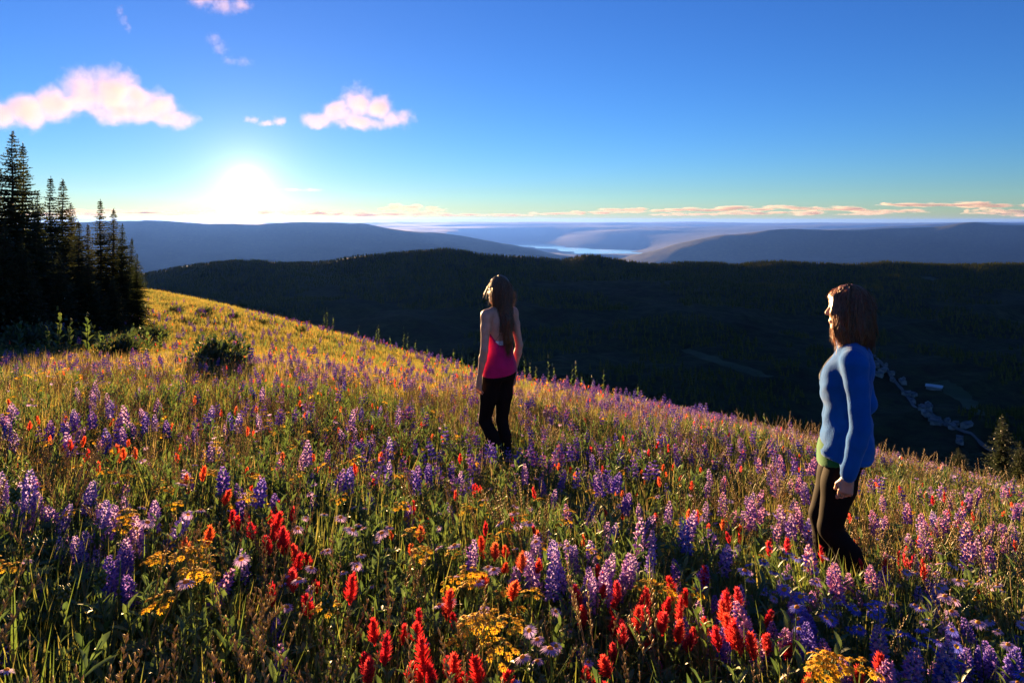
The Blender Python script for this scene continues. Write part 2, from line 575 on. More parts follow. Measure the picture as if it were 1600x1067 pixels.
m_gravel = solid_mat('village_ground', [(0.06, 0.07, 0.05), (0.13, 0.12, 0.1)], noise=0.03, rough=1.0)
drape('road', [(1366, 556), (1388, 584), (1410, 612), (1440, 640), (1480, 668), (1530, 692), (1572, 712)], [5, 5, 5.5, 5.5, 6.5, 7, 7], m_road, 2.2)
drape('grass_clearing', [(1465, 598), (1490, 612), (1515, 632), (1535, 655)], [26, 30, 26, 12], m_clear, 1.6)
drape('ski_run', [(1070, 548), (1120, 566), (1170, 582), (1210, 592)], [12, 26, 30, 14], m_clear, 1.6)
drape('grass_clearing', [(1444, 434), (1456, 437), (1470, 440)], [26, 44, 26], m_clear, 1.6)
m_hwall = solid_mat('house_wall', [(0.2, 0.17, 0.14), (0.35, 0.31, 0.27)], noise=0.2, rough=0.9)
m_hroof = solid_mat('house_roof', [(0.06, 0.06, 0.07), (0.16, 0.15, 0.15)], noise=0.2, rough=0.7)
def house_mesh(w, l, h):
    mb = MB()
    mb.add([(-w, -l, -4), (w, -l, -4), (w, l, -4), (-w, l, -4), (-w, -l, h), (w, -l, h), (w, l, h), (-w, l, h), (0, -l, h * 1.6), (0, l, h * 1.6)],
           [(0, 1, 5, 4), (1, 2, 6, 5), (2, 3, 7, 6), (3, 0, 4, 7), (4, 5, 8), (6, 7, 9)], 0)
    o, t = 1.12, .35
    mb.add([(-w * o, -l * o, h * .93), (0, -l * o, h * 1.62), (0, l * o, h * 1.62), (-w * o, l * o, h * .93), (w * o, -l * o, h * .93), (w * o, l * o, h * .93),
            (-w * o, -l * o, h * .93 + t), (0, -l * o, h * 1.62 + t), (0, l * o, h * 1.62 + t), (-w * o, l * o, h * .93 + t), (w * o, -l * o, h * .93 + t), (w * o, l * o, h * .93 + t)],
           [(0, 1, 2, 3), (1, 4, 5, 2), (6, 9, 8, 7), (7, 8, 11, 10), (0, 6, 7, 1), (1, 7, 10, 4), (3, 2, 8, 9), (2, 5, 11, 8), (0, 3, 9, 6), (4, 10, 11, 5)], 1)
    return mb.mesh('house', [m_hwall, m_hroof])
_hm = [house_mesh(2.6, 4, 3.4), house_mesh(3.4, 6, 4), house_mesh(2.2, 3, 3)]
_hr = random.Random(12)
for k in range(34):
    t = k / 33
    px = 1372 + 130 * t ** 0.9 + _hr.uniform(-20, 20)
    py = float(np.interp(px, [1350, 1388, 1440, 1500], [552, 584, 640, 678])) + _hr.uniform(-16, 16)
    p = hill_hit(px, py)
    o = link('house', _hm[_hr.randrange(3)], loc=p, label='tiny grey roofed house of the village beside the valley road', cat='house', group='valley houses')
    o.rotation_euler = (0, 0, _hr.uniform(0, 3.14))
o = link('house', house_mesh(5, 9.5, 4), loc=hill_hit(1460, 609), label='large pale roofed building alone above the village, by the green clearing', cat='building')
o.data.materials[1] = solid_mat('pale_metal_roof', [(0.4, 0.42, 0.45), (0.5, 0.52, 0.55)], noise=0.1, rough=0.5)
o.rotation_euler = (0, 0, 0.9)
m_far = leaf_mat('forest_needles', [(0.045, 0.058, 0.008), (0.065, 0.078, 0.010), (0.09, 0.09, 0.012)], trans=0.25, noise=0.4, var=0.3, gloss=0.0)
def far_tree(seed):
    rg = random.Random(seed)
    mb = MB()
    for (z0_, z1_, r) in ((0.0, .55, .2), (.3, .8, .145), (.58, 1.0, .09)):
        vs_ = [(0, 0, z1_)]
        for k in range(6):
            a = 6.283 * k / 6 + rg.uniform(-.3, .3)
            q = r * rg.uniform(.75, 1.2)
            vs_.append((math.cos(a) * q, math.sin(a) * q, z0_ + rg.uniform(-.04, .04)))
        mb.add(vs_, [(0, 1 + k, 1 + (k + 1) % 6) for k in range(6)])
    return mb.mesh('forest_tree', [m_far])
_fr = np.random.default_rng(3)
_n2 = 60000
fd = np.sqrt(_fr.uniform(540 ** 2, 2340 ** 2, _n2))
fp = _fr.uniform(-120, 1720, _n2)
fx = (fp - 800) / F * fd
fz = hill_z(fx, fd)
fpy = HOR - F * fz / fd
keep = (fbm(fx * .0066, fd * .0066, 0, 4, 91) > -.05) | (fd > 1750)
for (cx, cy, rx, ry) in ((1385, 580, 22, 18), (1425, 625, 24, 18), (1475, 662, 28, 12), (1535, 698, 30, 7), (1495, 622, 40, 22), (1140, 572, 70, 10), (1456, 437, 16, 4), (1190, 588, 30, 8), (1090, 556, 26, 8), (1462, 608, 18, 10)):
    keep &= ((fp - cx) / rx) ** 2 + ((fpy - cy) / ry) ** 2 > 1
fx, fd, fz = fx[keep], fd[keep], fz[keep]
_nf = len(fx)
scatter('forest', [far_tree(k) for k in range(4)], np.stack([fx, fd, fz - .5], 1), np.stack([np.zeros(_nf), np.zeros(_nf), _fr.uniform(0, 6.28, _nf)], 1), _fr.uniform(6, 12, _nf), _fr.integers(0, 4, _nf),
        'dark conifer forest covering the broad hill across the valley', 'forest')

# ------------------------------------------------------------------ haze: the air of the valley
hz, nt, out = new_mat('valley_haze')
pv = N(nt, 'ShaderNodeVolumePrincipled')
pv.inputs['Color'].default_value = (0.075, 0.22, 0.95, 1)
pv.inputs['Density'].default_value = 0.48e-5
pv.inputs['Anisotropy'].default_value = 0.38
nt.links.new(pv.outputs[0], out.inputs['Volume'])
x0, x1, y0, y1, z0, z1 = -330000, 330000, -200, 172000, -3100, 260
link('haze', np_mesh('haze', [(x, y, z) for z in (z0, z1) for y in (y0, y1) for x in (x0, x1)],
     np.array([(0, 2, 3, 1), (4, 5, 7, 6), (0, 1, 5, 4), (2, 6, 7, 3), (0, 4, 6, 2), (1, 3, 7, 5)]), [hz]), kind='stuff')
# ------------------------------------------------------------------ surface nets: one closed skin round a distance field
def surface_net(D, origin, h):
    """D: 3-d array of signed distances -> verts, quads"""
    s = D < 0
    nx, ny, nz = D.shape
    c = np.zeros((nx - 1, ny - 1, nz - 1), np.uint8)
    for dx in (0, 1):
        for dy in (0, 1):
            for dz in (0, 1):
                c += s[dx:nx - 1 + dx, dy:ny - 1 + dy, dz:nz - 1 + dz]
    act = (c > 0) & (c < 8)
    idx = -np.ones(act.shape, np.int64)
    cells = np.argwhere(act)
    idx[act] = np.arange(len(cells))
    acc = np.zeros((len(cells), 3))
    cnt = np.zeros(len(cells))
    for ax in range(3):
        for a in (0, 1):
            for b in (0, 1):
                o = [0, 0, 0]
                o[(ax + 1) % 3], o[(ax + 2) % 3] = a, b
                p = cells + o
                q = p.copy(); q[:, ax] += 1
                d0, d1 = D[p[:, 0], p[:, 1], p[:, 2]], D[q[:, 0], q[:, 1], q[:, 2]]
                k = (d0 < 0) != (d1 < 0)
                t = np.where(k, d0 / np.where(k, d0 - d1, 1), 0)
                pt = np.array(o, float)[None, :].repeat(len(cells), 0)
                pt[:, ax] += t
                acc[k] += pt[k]
                cnt[k] += 1
    v = (cells + acc / cnt[:, None]) * h + origin
    quads = []
    for ax in range(3):
        u, w = (ax + 1) % 3, (ax + 2) % 3
        sl0, sl1 = [slice(None)] * 3, [slice(None)] * 3
        sl0[ax], sl1[ax] = slice(0, -1), slice(1, None)
        cr = s[tuple(sl0)] != s[tuple(sl1)]
        e = np.argwhere(cr)
        e = e[(e[:, u] > 0) & (e[:, w] > 0) & (e[:, u] < D.shape[u] - 1) & (e[:, w] < D.shape[w] - 1)]
        def cell(du, dw):
            q = e.copy(); q[:, u] -= du; q[:, w] -= dw
            return idx[q[:, 0], q[:, 1], q[:, 2]]
        f = np.stack([cell(1, 1), cell(0, 1), cell(0, 0), cell(1, 0)], -1)
        ins = s[e[:, 0], e[:, 1], e[:, 2]]
        f[~ins] = f[~ins][:, ::-1]
        quads.append(f)
    q = np.concatenate(quads)
    return v, q[(q >= 0).all(1)]
def smin(a, b, k):
    h = np.clip(0.5 + 0.5 * (b - a) / k, 0, 1)
    return b * (1 - h) + a * h - k * h * (1 - h)
class Field:
    def __init__(s, lo, hi, h):
        s.h, s.lo = h, np.array(lo, float)
        n = np.ceil((np.array(hi) - s.lo) / h).astype(int) + 1
        s.ax = [s.lo[i] + h * np.arange(n[i]) for i in range(3)]
        s.n = n
    def empty(s):
        return np.full(s.n, 0.25)
    def box(s, lo, hi):
        sl = []
        for i in range(3):
            a, b = np.searchsorted(s.ax[i], [lo[i], hi[i]])
            sl.append(slice(max(0, a - 1), min(s.n[i], b + 1)))
        g = np.meshgrid(*[s.ax[i][sl[i]] for i in range(3)], indexing='ij', sparse=True)
        return tuple(sl), g
    def cone(s, D, a, b, ra, rb, k=0.02, mar=0.09):
        a, b = np.array(a, float), np.array(b, float)
        r = max(ra, rb) + mar
        sl, (x, y, z) = s.box(np.minimum(a, b) - r, np.maximum(a, b) + r)
        ab = b - a
        t = np.clip(((x - a[0]) * ab[0] + (y - a[1]) * ab[1] + (z - a[2]) * ab[2]) / max(1e-9, ab @ ab), 0, 1)
        d = np.sqrt((x - a[0] - ab[0] * t) ** 2 + (y - a[1] - ab[1] * t) ** 2 + (z - a[2] - ab[2] * t) ** 2) - (ra + (rb - ra) * t)
        D[sl] = smin(D[sl], d, k)
    def ball(s, D, c, r, k=0.02, rot=None, sub=False, mar=0.09):
        c, r = np.array(c, float), np.array(r, float)
        m = r.max() + mar
        sl, (x, y, z) = s.box(c - m, c + m)
        x, y, z = x - c[0], y - c[1], z - c[2]
        if rot is not None:
            M = np.array(rot)
            x, y, z = M[0, 0] * x + M[0, 1] * y + M[0, 2] * z, M[1, 0] * x + M[1, 1] * y + M[1, 2] * z, M[2, 0] * x + M[2, 1] * y + M[2, 2] * z
        k0 = np.sqrt((x / r[0]) ** 2 + (y / r[1]) ** 2 + (z / r[2]) ** 2)
        k1 = np.sqrt((x / r[0] ** 2) ** 2 + (y / r[1] ** 2) ** 2 + (z / r[2] ** 2) ** 2) + 1e-9
        d = k0 * (k0 - 1) / k1
        if sub:
            D[sl] = -smin(-D[sl], d, k)
        else:
            D[sl] = smin(D[sl], d, k)
    def grid(s):
        return np.meshgrid(*s.ax, indexing='ij', sparse=True)
    def mesh(s, name, D, mats, smooth=True, relax=1):
        D = D.copy()
        for i in range(3):
            sl = [slice(None)] * 3
            for e in (0, -1):
                sl[i] = e
                D[tuple(sl)] = np.maximum(D[tuple(sl)], 1e-3)
        v, f = surface_net(D, s.lo, s.h)
        for _ in range(relax):
            acc, cnt = np.zeros_like(v), np.zeros(len(v))
            for k in range(4):
                np.add.at(acc, f[:, k], v[f[:, (k + 1) % 4]] + v[f[:, (k + 3) % 4]])
                np.add.at(cnt, f[:, k], 2)
            v = 0.5 * v + 0.5 * acc / np.maximum(cnt, 1)[:, None]
        return np_mesh(name, v, f, mats, smooth=smooth)

# ------------------------------------------------------------------ clouds (real vapour, far outside the valley's haze)
def cloud_mat(name, dens, scale, seed, blobs, asp, depth, ys, aniso, rag, stretch):
    """vapour thick inside the cloud's puffs and frayed at their edges"""
    m, nt, out = new_mat(name)
    L = nt.links
    def vm(op, a, b):
        n = N(nt, 'ShaderNodeVectorMath', operation=op)
        L.new(a, n.inputs[0])
        if b is not None:
            n.inputs[1].default_value = b
        return n.outputs['Value'] if op == 'LENGTH' else n.outputs['Vector']
    def mm(op, a, b):
        n = N(nt, 'ShaderNodeMath', operation=op)
        for i, q in enumerate((a, b)):
            if isinstance(q, (int, float)):
                n.inputs[i].default_value = q
            else:
                L.new(q, n.inputs[i])
        return n.outputs[0]
    tc = N(nt, 'ShaderNodeTexCoord')
    P = tc.outputs['Object']
    f = None
    for (u, v, ru, rv), yy in zip(blobs, ys):
        q = vm('DIVIDE', vm('SUBTRACT', P, (u, yy, v * asp)), (ru, depth * (0.5 + 0.5 * min(1, ru * 2.5)), rv * asp))
        g = mm('SUBTRACT', 1.0, vm('LENGTH', q, None))
        f = g if f is None else mm('MAXIMUM', f, g)
    mp = N(nt, 'ShaderNodeMapping')
    mp.inputs['Scale'].default_value = stretch
    mp.inputs['Location'].default_value = (seed * 3.7, seed * 1.3, seed * 2.1)
    L.new(P, mp.inputs['Vector'])
    nz = N(nt, 'ShaderNodeTexNoise')
    nz.inputs['Scale'].default_value = scale
    nz.inputs['Detail'].default_value = 5
    nz.inputs['Roughness'].default_value = 0.62
    L.new(mp.outputs[0], nz.inputs['Vector'])
    t = mm('ADD', f, mm('MULTIPLY', mm('SUBTRACT', nz.outputs['Fac'], 0.55), rag))
    mr = N(nt, 'ShaderNodeMapRange', interpolation_type='SMOOTHSTEP')
    mr.inputs['From Min'].default_value = 0.0
    mr.inputs['From Max'].default_value = 0.75
    mr.inputs['To Min'].default_value = 0
    mr.inputs['To Max'].default_value = dens
    L.new(t, mr.inputs['Value'])
    v = N(nt, 'ShaderNodeVolumePrincipled')
    v.inputs['Color'].default_value = (0.8, 0.68, 0.71, 1)
    v.inputs['Anisotropy'].default_value = aniso
    L.new(mr.outputs[0], v.inputs['Density'])
    L.new(v.outputs[0], out.inputs['Volume'])
    return m
def cloud(px, py, w, h, dist, blobs, label, dens, seed, depth=0.5, scale=3.4, stretch=(1, 1, 1), aniso=0.1, rag=2.6, group=None):
    """w, h: size in pixels of the photograph; blobs: (u, v, ru, rv) in a -1..1 frame of the cloud's outline"""
    asp = h / w
    blobs = [(u, v, ru * 1.05, rv * 1.08) for (u, v, ru, rv) in blobs]
    f = Field((-1.5, -depth * 1.5, -1.6 * asp), (1.5, depth * 1.5, 1.65 * asp), min(0.05, asp * 0.14))
    D = f.empty()
    rng = random.Random(seed)
    ys = []
    for (u, v, ru, rv) in blobs:
        ys.append(rng.uniform(-0.1, 0.1) * depth)
        f.ball(D, (u, ys[-1], v * asp), (ru * 1.22, depth * 1.22 * (0.5 + 0.5 * min(1, ru * 2.5)), rv * asp * 1.22), 0.03, mar=0.3)
    me = f.mesh('cloud', D, [cloud_mat('cloud_vapour', dens, scale, seed, blobs, asp, depth, ys, aniso, rag, stretch)], relax=1)
    o = link('cloud', me, loc=Vector(ray(px, py, dist)), label=label, cat='cloud', group=group)
    s = w / 2 / F * dist
    o.scale = (s, s, s)
    o.rotation_euler = (0, 0, -math.atan((px - 800) / F))
    return o
cloud(150, 160, 275, 112, 15000, [(-0.86, -0.6, .16, .42), (-0.62, -.3, .26, .55), (-.4, -.15, .3, .6), (-.12, .15, .3, .7), (.18, .4, .33, .62), (.42, .2, .3, .6), (.6, -.05, .3, .5), (.76, -.3, .3, .3), (.3, -.25, .5, .4)],
      'long pinkish white cloud above the tall firs, rising to a hump', 0.0013, 1)
cloud(562, 170, 180, 76, 15000, [(-.7, -.55, .32, .4), (-.35, -.15, .35, .65), (0.0, .2, .36, .8), (.3, .0, .34, .7), (.62, -.4, .35, .5), (0, -.55, .8, .35)],
      'pinkish white peaked cloud in the blue sky between the sun and the woman in pink', 0.0014, 2)
cloud(413, 190, 70, 26, 15000, [(-.55, .1, .45, .5), (.1, -.2, .5, .5), (.6, .1, .4, .7)], 'small pale wisp of cloud between the two big ones', 0.0016, 3)
cloud(345, 8, 100, 46, 16000, [(-.5, .1, .5, .6), (.1, .0, .6, .7), (.6, .2, .4, .6)], 'thin pink cloud cut by the top edge of the picture', 0.0007, 4)
cloud(340, 70, 50, 48, 16000, [(-.2, .3, .6, .5), (.1, -.2, .6, .6)], 'thin pink wisp just under the cloud at the top edge', 0.0005, 5)
cloud(372, 96, 56, 28, 16000, [(-.4, .0, .5, .6), (.3, .0, .6, .6)], 'lowest of the thin pink wisps above the sun', 0.0004, 6)
cloud(193, 30, 34, 44, 16000, [(-.3, .5, .4, .5), (.0, -.1, .5, .5), (.4, -.6, .4, .4)], 'tiny pink wisp high above the long cloud', 0.0005, 7)
cloud(475, 297, 70, 10, 40000, [(-.5, 0, .6, .6), (.4, 0, .6, .7)], 'small bright streak of cloud just beside the sun', 0.0003, 8)
# the bank of flat clouds lying on the horizon
_bank = [(176, 331, 110, 8, 'just right of the tall fir tips'), (268, 334, 90, 7, 'left of the sun, above the long bright streak'), (316, 346, 100, 6, 'lowest long streak left under the sun'), (410, 343, 60, 6, 'low streak right under the sun'),
    (300, 330, 60, 6, 'small puff left of the sun'), (470, 333, 110, 10, 'close right of the sun'), (560, 334, 140, 12, 'darker, between the sun and the domed cloud'), (640, 326, 90, 12, 'domed, highest hump right of the sun'), (690, 335, 120, 8, 'thin tail right of the domed cloud'),
    (780, 336, 110, 7, 'thin, left of the lake'), (880, 333, 130, 8, 'thin, straight above the lake'), (990, 330, 110, 9, 'above the gap right of the lake'), (1070, 335, 90, 6, 'low short strip above the tip of the blue range'), (1130, 327, 150, 10, 'long, above the left end of the blue range'),
    (1200, 333, 130, 8, 'low bright strip above the blue range'), (1290, 326, 150, 10, 'long, above the woman in blue'), (1330, 334, 100, 7, 'low strip straight above the woman in blue'), (1400, 330, 110, 9, 'bright strip right of the woman in blue'), (1450, 320, 140, 9, 'uppermost strip toward the right edge'),
    (1535, 331, 70, 12, 'bright puffy lump above the right hand peak'), (1560, 321, 130, 10, 'uppermost strip at the right edge'), (1610, 334, 90, 12, 'lump cut by the right edge of the picture'), (60, 334, 160, 12, 'behind the tallest firs')]
for i, (px, py, w, h, where) in enumerate(_bank):
    rg = random.Random(40 + i)
    bl = [(rg.uniform(-.85, .85), rg.uniform(-.3, .5) * (1 if rg.random() < .6 else .3), rg.uniform(.12, .4), rg.uniform(.25, .65)) for _ in range(10)] + [(rg.uniform(-.3, .3), -.25, .7, .35)]
    cloud(px, py, w * 1.2, h * 1.3, 186000 + 3000 * (i % 5), bl, 'flat horizon cloud, ' + where, 0.0004, 20 + i, depth=0.3, scale=3.4, stretch=(1, 1, 4), group='cloud bank along the horizon', aniso=0.0)
# ------------------------------------------------------------------ conifers
_gx, _gy = np.arange(-70, 34.01, 0.25), np.arange(-2, 96.01, 0.25)
_GT = ground(*np.meshgrid(_gx, _gy))
def gfast(x, y):
    x, y = np.clip(x, -69.9, 33.6), np.clip(y, -1.9, 95.6)
    u, v = (x + 70) / 0.25, (y + 2) / 0.25
    i, j = u.astype(int), v.astype(int)
    a, b = u - i, v - j
    return _GT[j, i] * (1 - a) * (1 - b) + _GT[j, i + 1] * a * (1 - b) + _GT[j + 1, i] * (1 - a) * b + _GT[j + 1, i + 1] * a * b

def kites(P, D, S, ln, wd):
    """many small pointed leaves at once: base P, direction D, side S"""
    D = D / np.linalg.norm(D, axis=1, keepdims=True)
    S = S - D * (S * D).sum(1, keepdims=True)
    S = S / (np.linalg.norm(S, axis=1, keepdims=True) + 1e-9)
    ln, wd = np.asarray(ln)[:, None], np.asarray(wd)[:, None]
    v = np.stack([P, P + D * ln * 0.45 - S * wd, P + D * ln, P + D * ln * 0.45 + S * wd], 1).reshape(-1, 3)
    return v, np.arange(len(v)).reshape(-1, 4)

m_needle = leaf_mat('fir_needles', [(0.03, 0.045, 0.016), (0.05, 0.058, 0.02), (0.04, 0.055, 0.024)], trans=0.35, noise=1.5, gloss=0.04, var=0.4)
m_bark = solid_mat('fir_bark', [(0.05, 0.035, 0.025), (0.1, 0.08, 0.065)], noise=14, rough=0.95, bump=0.6)
def fir_meshes(seed, H, rmax, dens=1.0, power=0.75):
    rg = np.random.default_rng(seed)
    mb = MB()
    mb.tube([(0.02 * math.sin(i * 1.3 + seed), 0.02 * math.cos(i * 1.7 + seed), H * i / 9 - (0.25 if i == 0 else 0)) for i in range(10)],
            [max(0.006, H * 0.013 * (1 - i / 9.3)) for i in range(10)], 7)
    P, D, S, LN, WD = [], [], [], [], []
    z = 0.05 * H
    while z < 0.985 * H:
        f = z / H
        nb = rg.integers(5, 9)
        a0 = rg.uniform(0, 6.28)
        sparse = 0.55 if rg.random() < 0.12 else 1.0
        for k in range(nb):
            a = a0 + 6.283 * k / nb + rg.normal(0, 0.25)
            L = rmax * ((1 - f) ** power + 0.012) * rg.uniform(0.5, 1.25) * sparse
            if f < 0.2:
                L *= 0.75 + 1.2 * f
            out = np.array([math.cos(a), math.sin(a), 0.0])
            dz0 = 0.35 * f - 0.12
            nn = max(3, int(L / 0.042 * dens))
            t = (np.arange(nn) + 0.6) / nn
            pos = out * (L * t)[:, None]
            pos[:, 2] += z + L * (dz0 * t - 0.38 * t * t * (1 - f * 0.6) + 0.2 * t ** 3)
            for side in (-1, 1, 0, 2):
                sd = np.array([-out[1], out[0], 0.0])
                if side in (-1, 1):
                    d = out[None] * rg.uniform(0.5, 1.0, (nn, 1)) + sd[None] * side * rg.uniform(0.5, 1.1, (nn, 1)) + np.array([0, 0, 1.0])[None] * rg.normal(-0.05, 0.25, (nn, 1))
                    s = np.cross(d, [0, 0, 1.0]) + rg.normal(0, 0.3, (nn, 3))
                else:
                    d = out[None] * 0.8 + rg.normal(0, 0.35, (nn, 3)) + np.array([0, 0, 0.35 if side == 0 else -0.5])[None]
                    s = rg.normal(0, 1, (nn, 3))
                ln = (0.075 + 0.1 * (1 - t) * min(1, L)) * rg.uniform(0.7, 1.3, nn) * (1.1 - 0.42 * f) * (H / 6.3) ** 0.4
                P.append(pos + rg.normal(0, 0.012, (nn, 3))); D.append(d); S.append(s); LN.append(ln); WD.append(ln * rg.uniform(0.2, 0.36, nn))
            if L > 0.12:
                mb.tube([(0, 0, z), tuple(pos[nn // 2]), tuple(pos[-1])], [0.012 * (1 - f) + 0.004, 0.007 * (1 - f) + 0.003, 0.002], 3, cap=False)
        z += H * rg.uniform(0.014, 0.026) * (1.15 - 0.45 * f)
    # leader
    n = 26
    zz = H * rg.uniform(0.955, 1.0, n)
    d = np.stack([rg.normal(0, .5, n), rg.normal(0, .5, n), rg.uniform(.5, 1.2, n)], 1)
    P.append(np.stack([np.zeros(n), np.zeros(n), zz], 1)); D.append(d); S.append(rg.normal(0, 1, (n, 3))); LN.append(np.full(n, .06)); WD.append(np.full(n, .012))
    v, f_ = kites(np.concatenate(P), np.concatenate(D), np.concatenate(S), np.concatenate(LN), np.concatenate(WD))
    return mb.mesh('trunk', [m_bark], True), np_mesh('crown', v, f_, [m_needle])
_firs = [fir_meshes(3, 6.3, 1.45, power=0.98), fir_meshes(11, 6.3, 1.25, power=0.95), fir_meshes(29, 6.3, 1.7, power=0.95), fir_meshes(41, 6.3, 1.15, power=0.98)]
def fir(px, py, d, var, label, fat=1.0, group='firs of the dark grove'):
    x, y, zt = ray(px, py, d)
    zb = g1(x, y)
    H = zt - zb
    t = link('fir_tree', None, loc=(x, y, zb), label=label, cat='tree', group=group)
    t.scale = (H / 6.3 * fat * 1.14, H / 6.3 * fat * 1.14, H / 6.3)
    t.rotation_euler = (random.Random(px).uniform(-.02, .02), random.Random(py).uniform(-.02, .02), px * 0.7)
    link('trunk', _firs[var][0], t)
    link('crown', _firs[var][1], t)
    return t
fir(14, 206, 18.5, 0, 'tallest dark fir, its tip reaching the long cloud', 1.15)
fir(38, 224, 19.6, 3, 'second tallest fir, slim, close beside the tallest one', 0.95)
fir(-22, 232, 18.0, 2, 'broad fir cut by the left edge of the picture', 1.2)
fir(77, 276, 20.5, 1, 'slim fir, first of the twin tips right of the tallest firs', 1.0)
fir(99, 280, 21.5, 3, 'slim fir, second of the twin tips right of the tallest firs', 1.2)
fir(58, 330, 18.6, 2, 'stout fir in front of the twin tips', 1.0)
fir(125, 346, 20.2, 1, 'short fir between the twin tips and the pointed trio', 1.25)
fir(158, 312, 22.5, 1, 'pointed fir, tallest of the trio nearest the sun', 1.05)
fir(175, 326, 23.4, 3, 'middle fir of the trio nearest the sun', 1.2)
fir(190, 350, 22.8, 0, 'shortest fir of the trio nearest the sun', 0.95)
fir(214, 396, 22.2, 2, 'small bushy fir at the sunward end of the grove', 0.9)
fir(2, 345, 16.8, 2, 'dark fir low in front at the left edge', 1.1)
fir(36, 372, 17.0, 0, 'dark fir low in front below the tallest tips', 1.2)
fir(92, 392, 18.5, 2, 'dark low fir in front of the twin tips', 1.1)
fir(140, 402, 19.6, 0, 'low fir in front of the pointed trio', 1.2)
fir(62, 300, 19.8, 0, 'dark fir filling the gap beside the second tallest fir', 1.0)
fir(112, 318, 22.5, 2, 'dim fir standing behind the twin tips', 0.9)
fir(140, 350, 23.0, 3, 'thin fir behind the pointed trio', 1.1)
fir(204, 372, 23.6, 3, 'thin small fir at the end of the pointed trio', 1.0)
fir(178, 430, 20.4, 2, 'lowest fir at the foot of the pointed trio', 1.1)
def fir_below(px, py, d, base, var, label, fat):
    x, y, zt = ray(px, py, d)
    zb = min(g1(x, y), -(base - HOR) / F * d)
    H = zt - zb
    t = link('fir_tree', None, loc=(x, y, zb), label=label, cat='tree', group='firs below the meadow edge')
    t.scale = (H / 6.3 * fat, H / 6.3 * fat, H / 6.3)
    link('trunk', _firs[var][0], t)
    link('crown', _firs[var][1], t)
fir_below(1498, 700, 21, 790, 2, 'small bushy fir below the meadow edge beside the valley road', 2.2)
fir_below(1566, 648, 22, 830, 0, 'tall dim fir below the meadow edge at far right', 1.5)
fir_below(1594, 690, 19, 830, 2, 'dim fir cut by the right edge below the valley road', 1.5)

# ------------------------------------------------------------------ shrubs and leafy stalks
m_shrub = leaf_mat('shrub_leaves', [(0.035, 0.06, 0.018), (0.05, 0.075, 0.022)], trans=0.4, noise=6, var=0.35)
m_hell = leaf_mat('broad_leaves', [(0.06, 0.11, 0.022), (0.09, 0.13, 0.03)], trans=0.5, noise=20, var=0.25, gloss=0.06)
m_stem = leaf_mat('green_stems', [(0.06, 0.085, 0.025), (0.09, 0.09, 0.035)], trans=0.2, noise=30, var=0.25)
def shrub_meshes(seed, w, h, n):
    rg = np.random.default_rng(seed)
    mb = MB()
    tips = []
    for k in range(16):
        a, r = rg.uniform(0, 6.28), rg.uniform(0.2, 1) ** 0.6
        tip = np.array([math.cos(a) * r * w, math.sin(a) * r * w * 0.8, h * (1 - 0.55 * r * r) * rg.uniform(0.75, 1.05)])
        mb.tube([(0, 0, -0.08), tuple(tip * np.array([.45, .45, .5])), tuple(tip)], [0.012, 0.008, 0.003], 4, cap=False)
        tips.append(tip)
    tips = np.array(tips)
    k = rg.integers(0, len(tips), n)
    t = rg.uniform(0.3, 1.0, n) ** 0.7
    P = tips[k] * t[:, None] + rg.normal(0, 1, (n, 3)) * np.array([w, w, h]) * 0.13
    P[:, 2] = np.abs(P[:, 2])
    D = rg.normal(0, 0.6, (n, 3)) + np.array([0, 0, 0.7]) + P * np.array([1.2, 1.2, .2])
    ln = rg.uniform(0.05, 0.11, n)
    v, f_ = kites(P, D, rg.normal(0, 1, (n, 3)), ln, ln * 0.24)
    return mb.mesh('stem', [m_bark], True), np_mesh('foliage', v, f_, [m_shrub])
_shr = [shrub_meshes(5, 0.55, 0.62, 1500), shrub_meshes(6, 0.6, 0.5, 1300), shrub_meshes(8, 0.45, 0.55, 1100)]
def shrub(px, py, d, var, s, label):
    x, y, _ = ray(px, py, d)
    t = link('shrub', None, loc=(x, y, g1(x, y) - 0.03), label=label, cat='shrub')
    t.scale = (s, s, s)
    t.rotation_euler = (0, 0, px)
    link('stem', _shr[var][0], t)
    link('foliage', _shr[var][1], t)
shrub(345, 582, 11.2, 0, 1.2, 'dark rounded shrub standing alone in the golden grass')
shrub(185, 560, 13.5, 0, 1.1, 'bright green leafy shrub in front of the firs')
shrub(235, 505, 18.5, 1, 1.1, 'green shrub at the sunward end of the firs')
shrub(120, 545, 15, 2, 1.2, 'low shrub in the shade at the foot of the firs')
shrub(40, 545, 14.5, 1, 1.3, 'dark shrub under the tallest firs')
shrub(330, 520, 19, 1, 0.55, 'small dark shrub in the grass behind the lone shrub')
shrub(426, 533, 18, 2, 0.5, 'small dark tuft of shrub beside the golden slope')
shrub(275, 487, 30, 1, .8, 'dark low shrub on the far slope nearest the firs')
shrub(320, 492, 30, 1, .9, 'dark low shrub in the middle of the far slope row')
shrub(365, 497, 30, 2, .7, 'dark low shrub third along the far slope row')
shrub(410, 500, 29, 0, .65, 'rounded shrub fourth along the far slope row')
shrub(467, 513, 28, 1, .7, 'dark low shrub above the edge of the golden slope')
shrub(520, 530, 25, 2, 0.6, 'low green shrub on the ridge line left of the woman in pink')
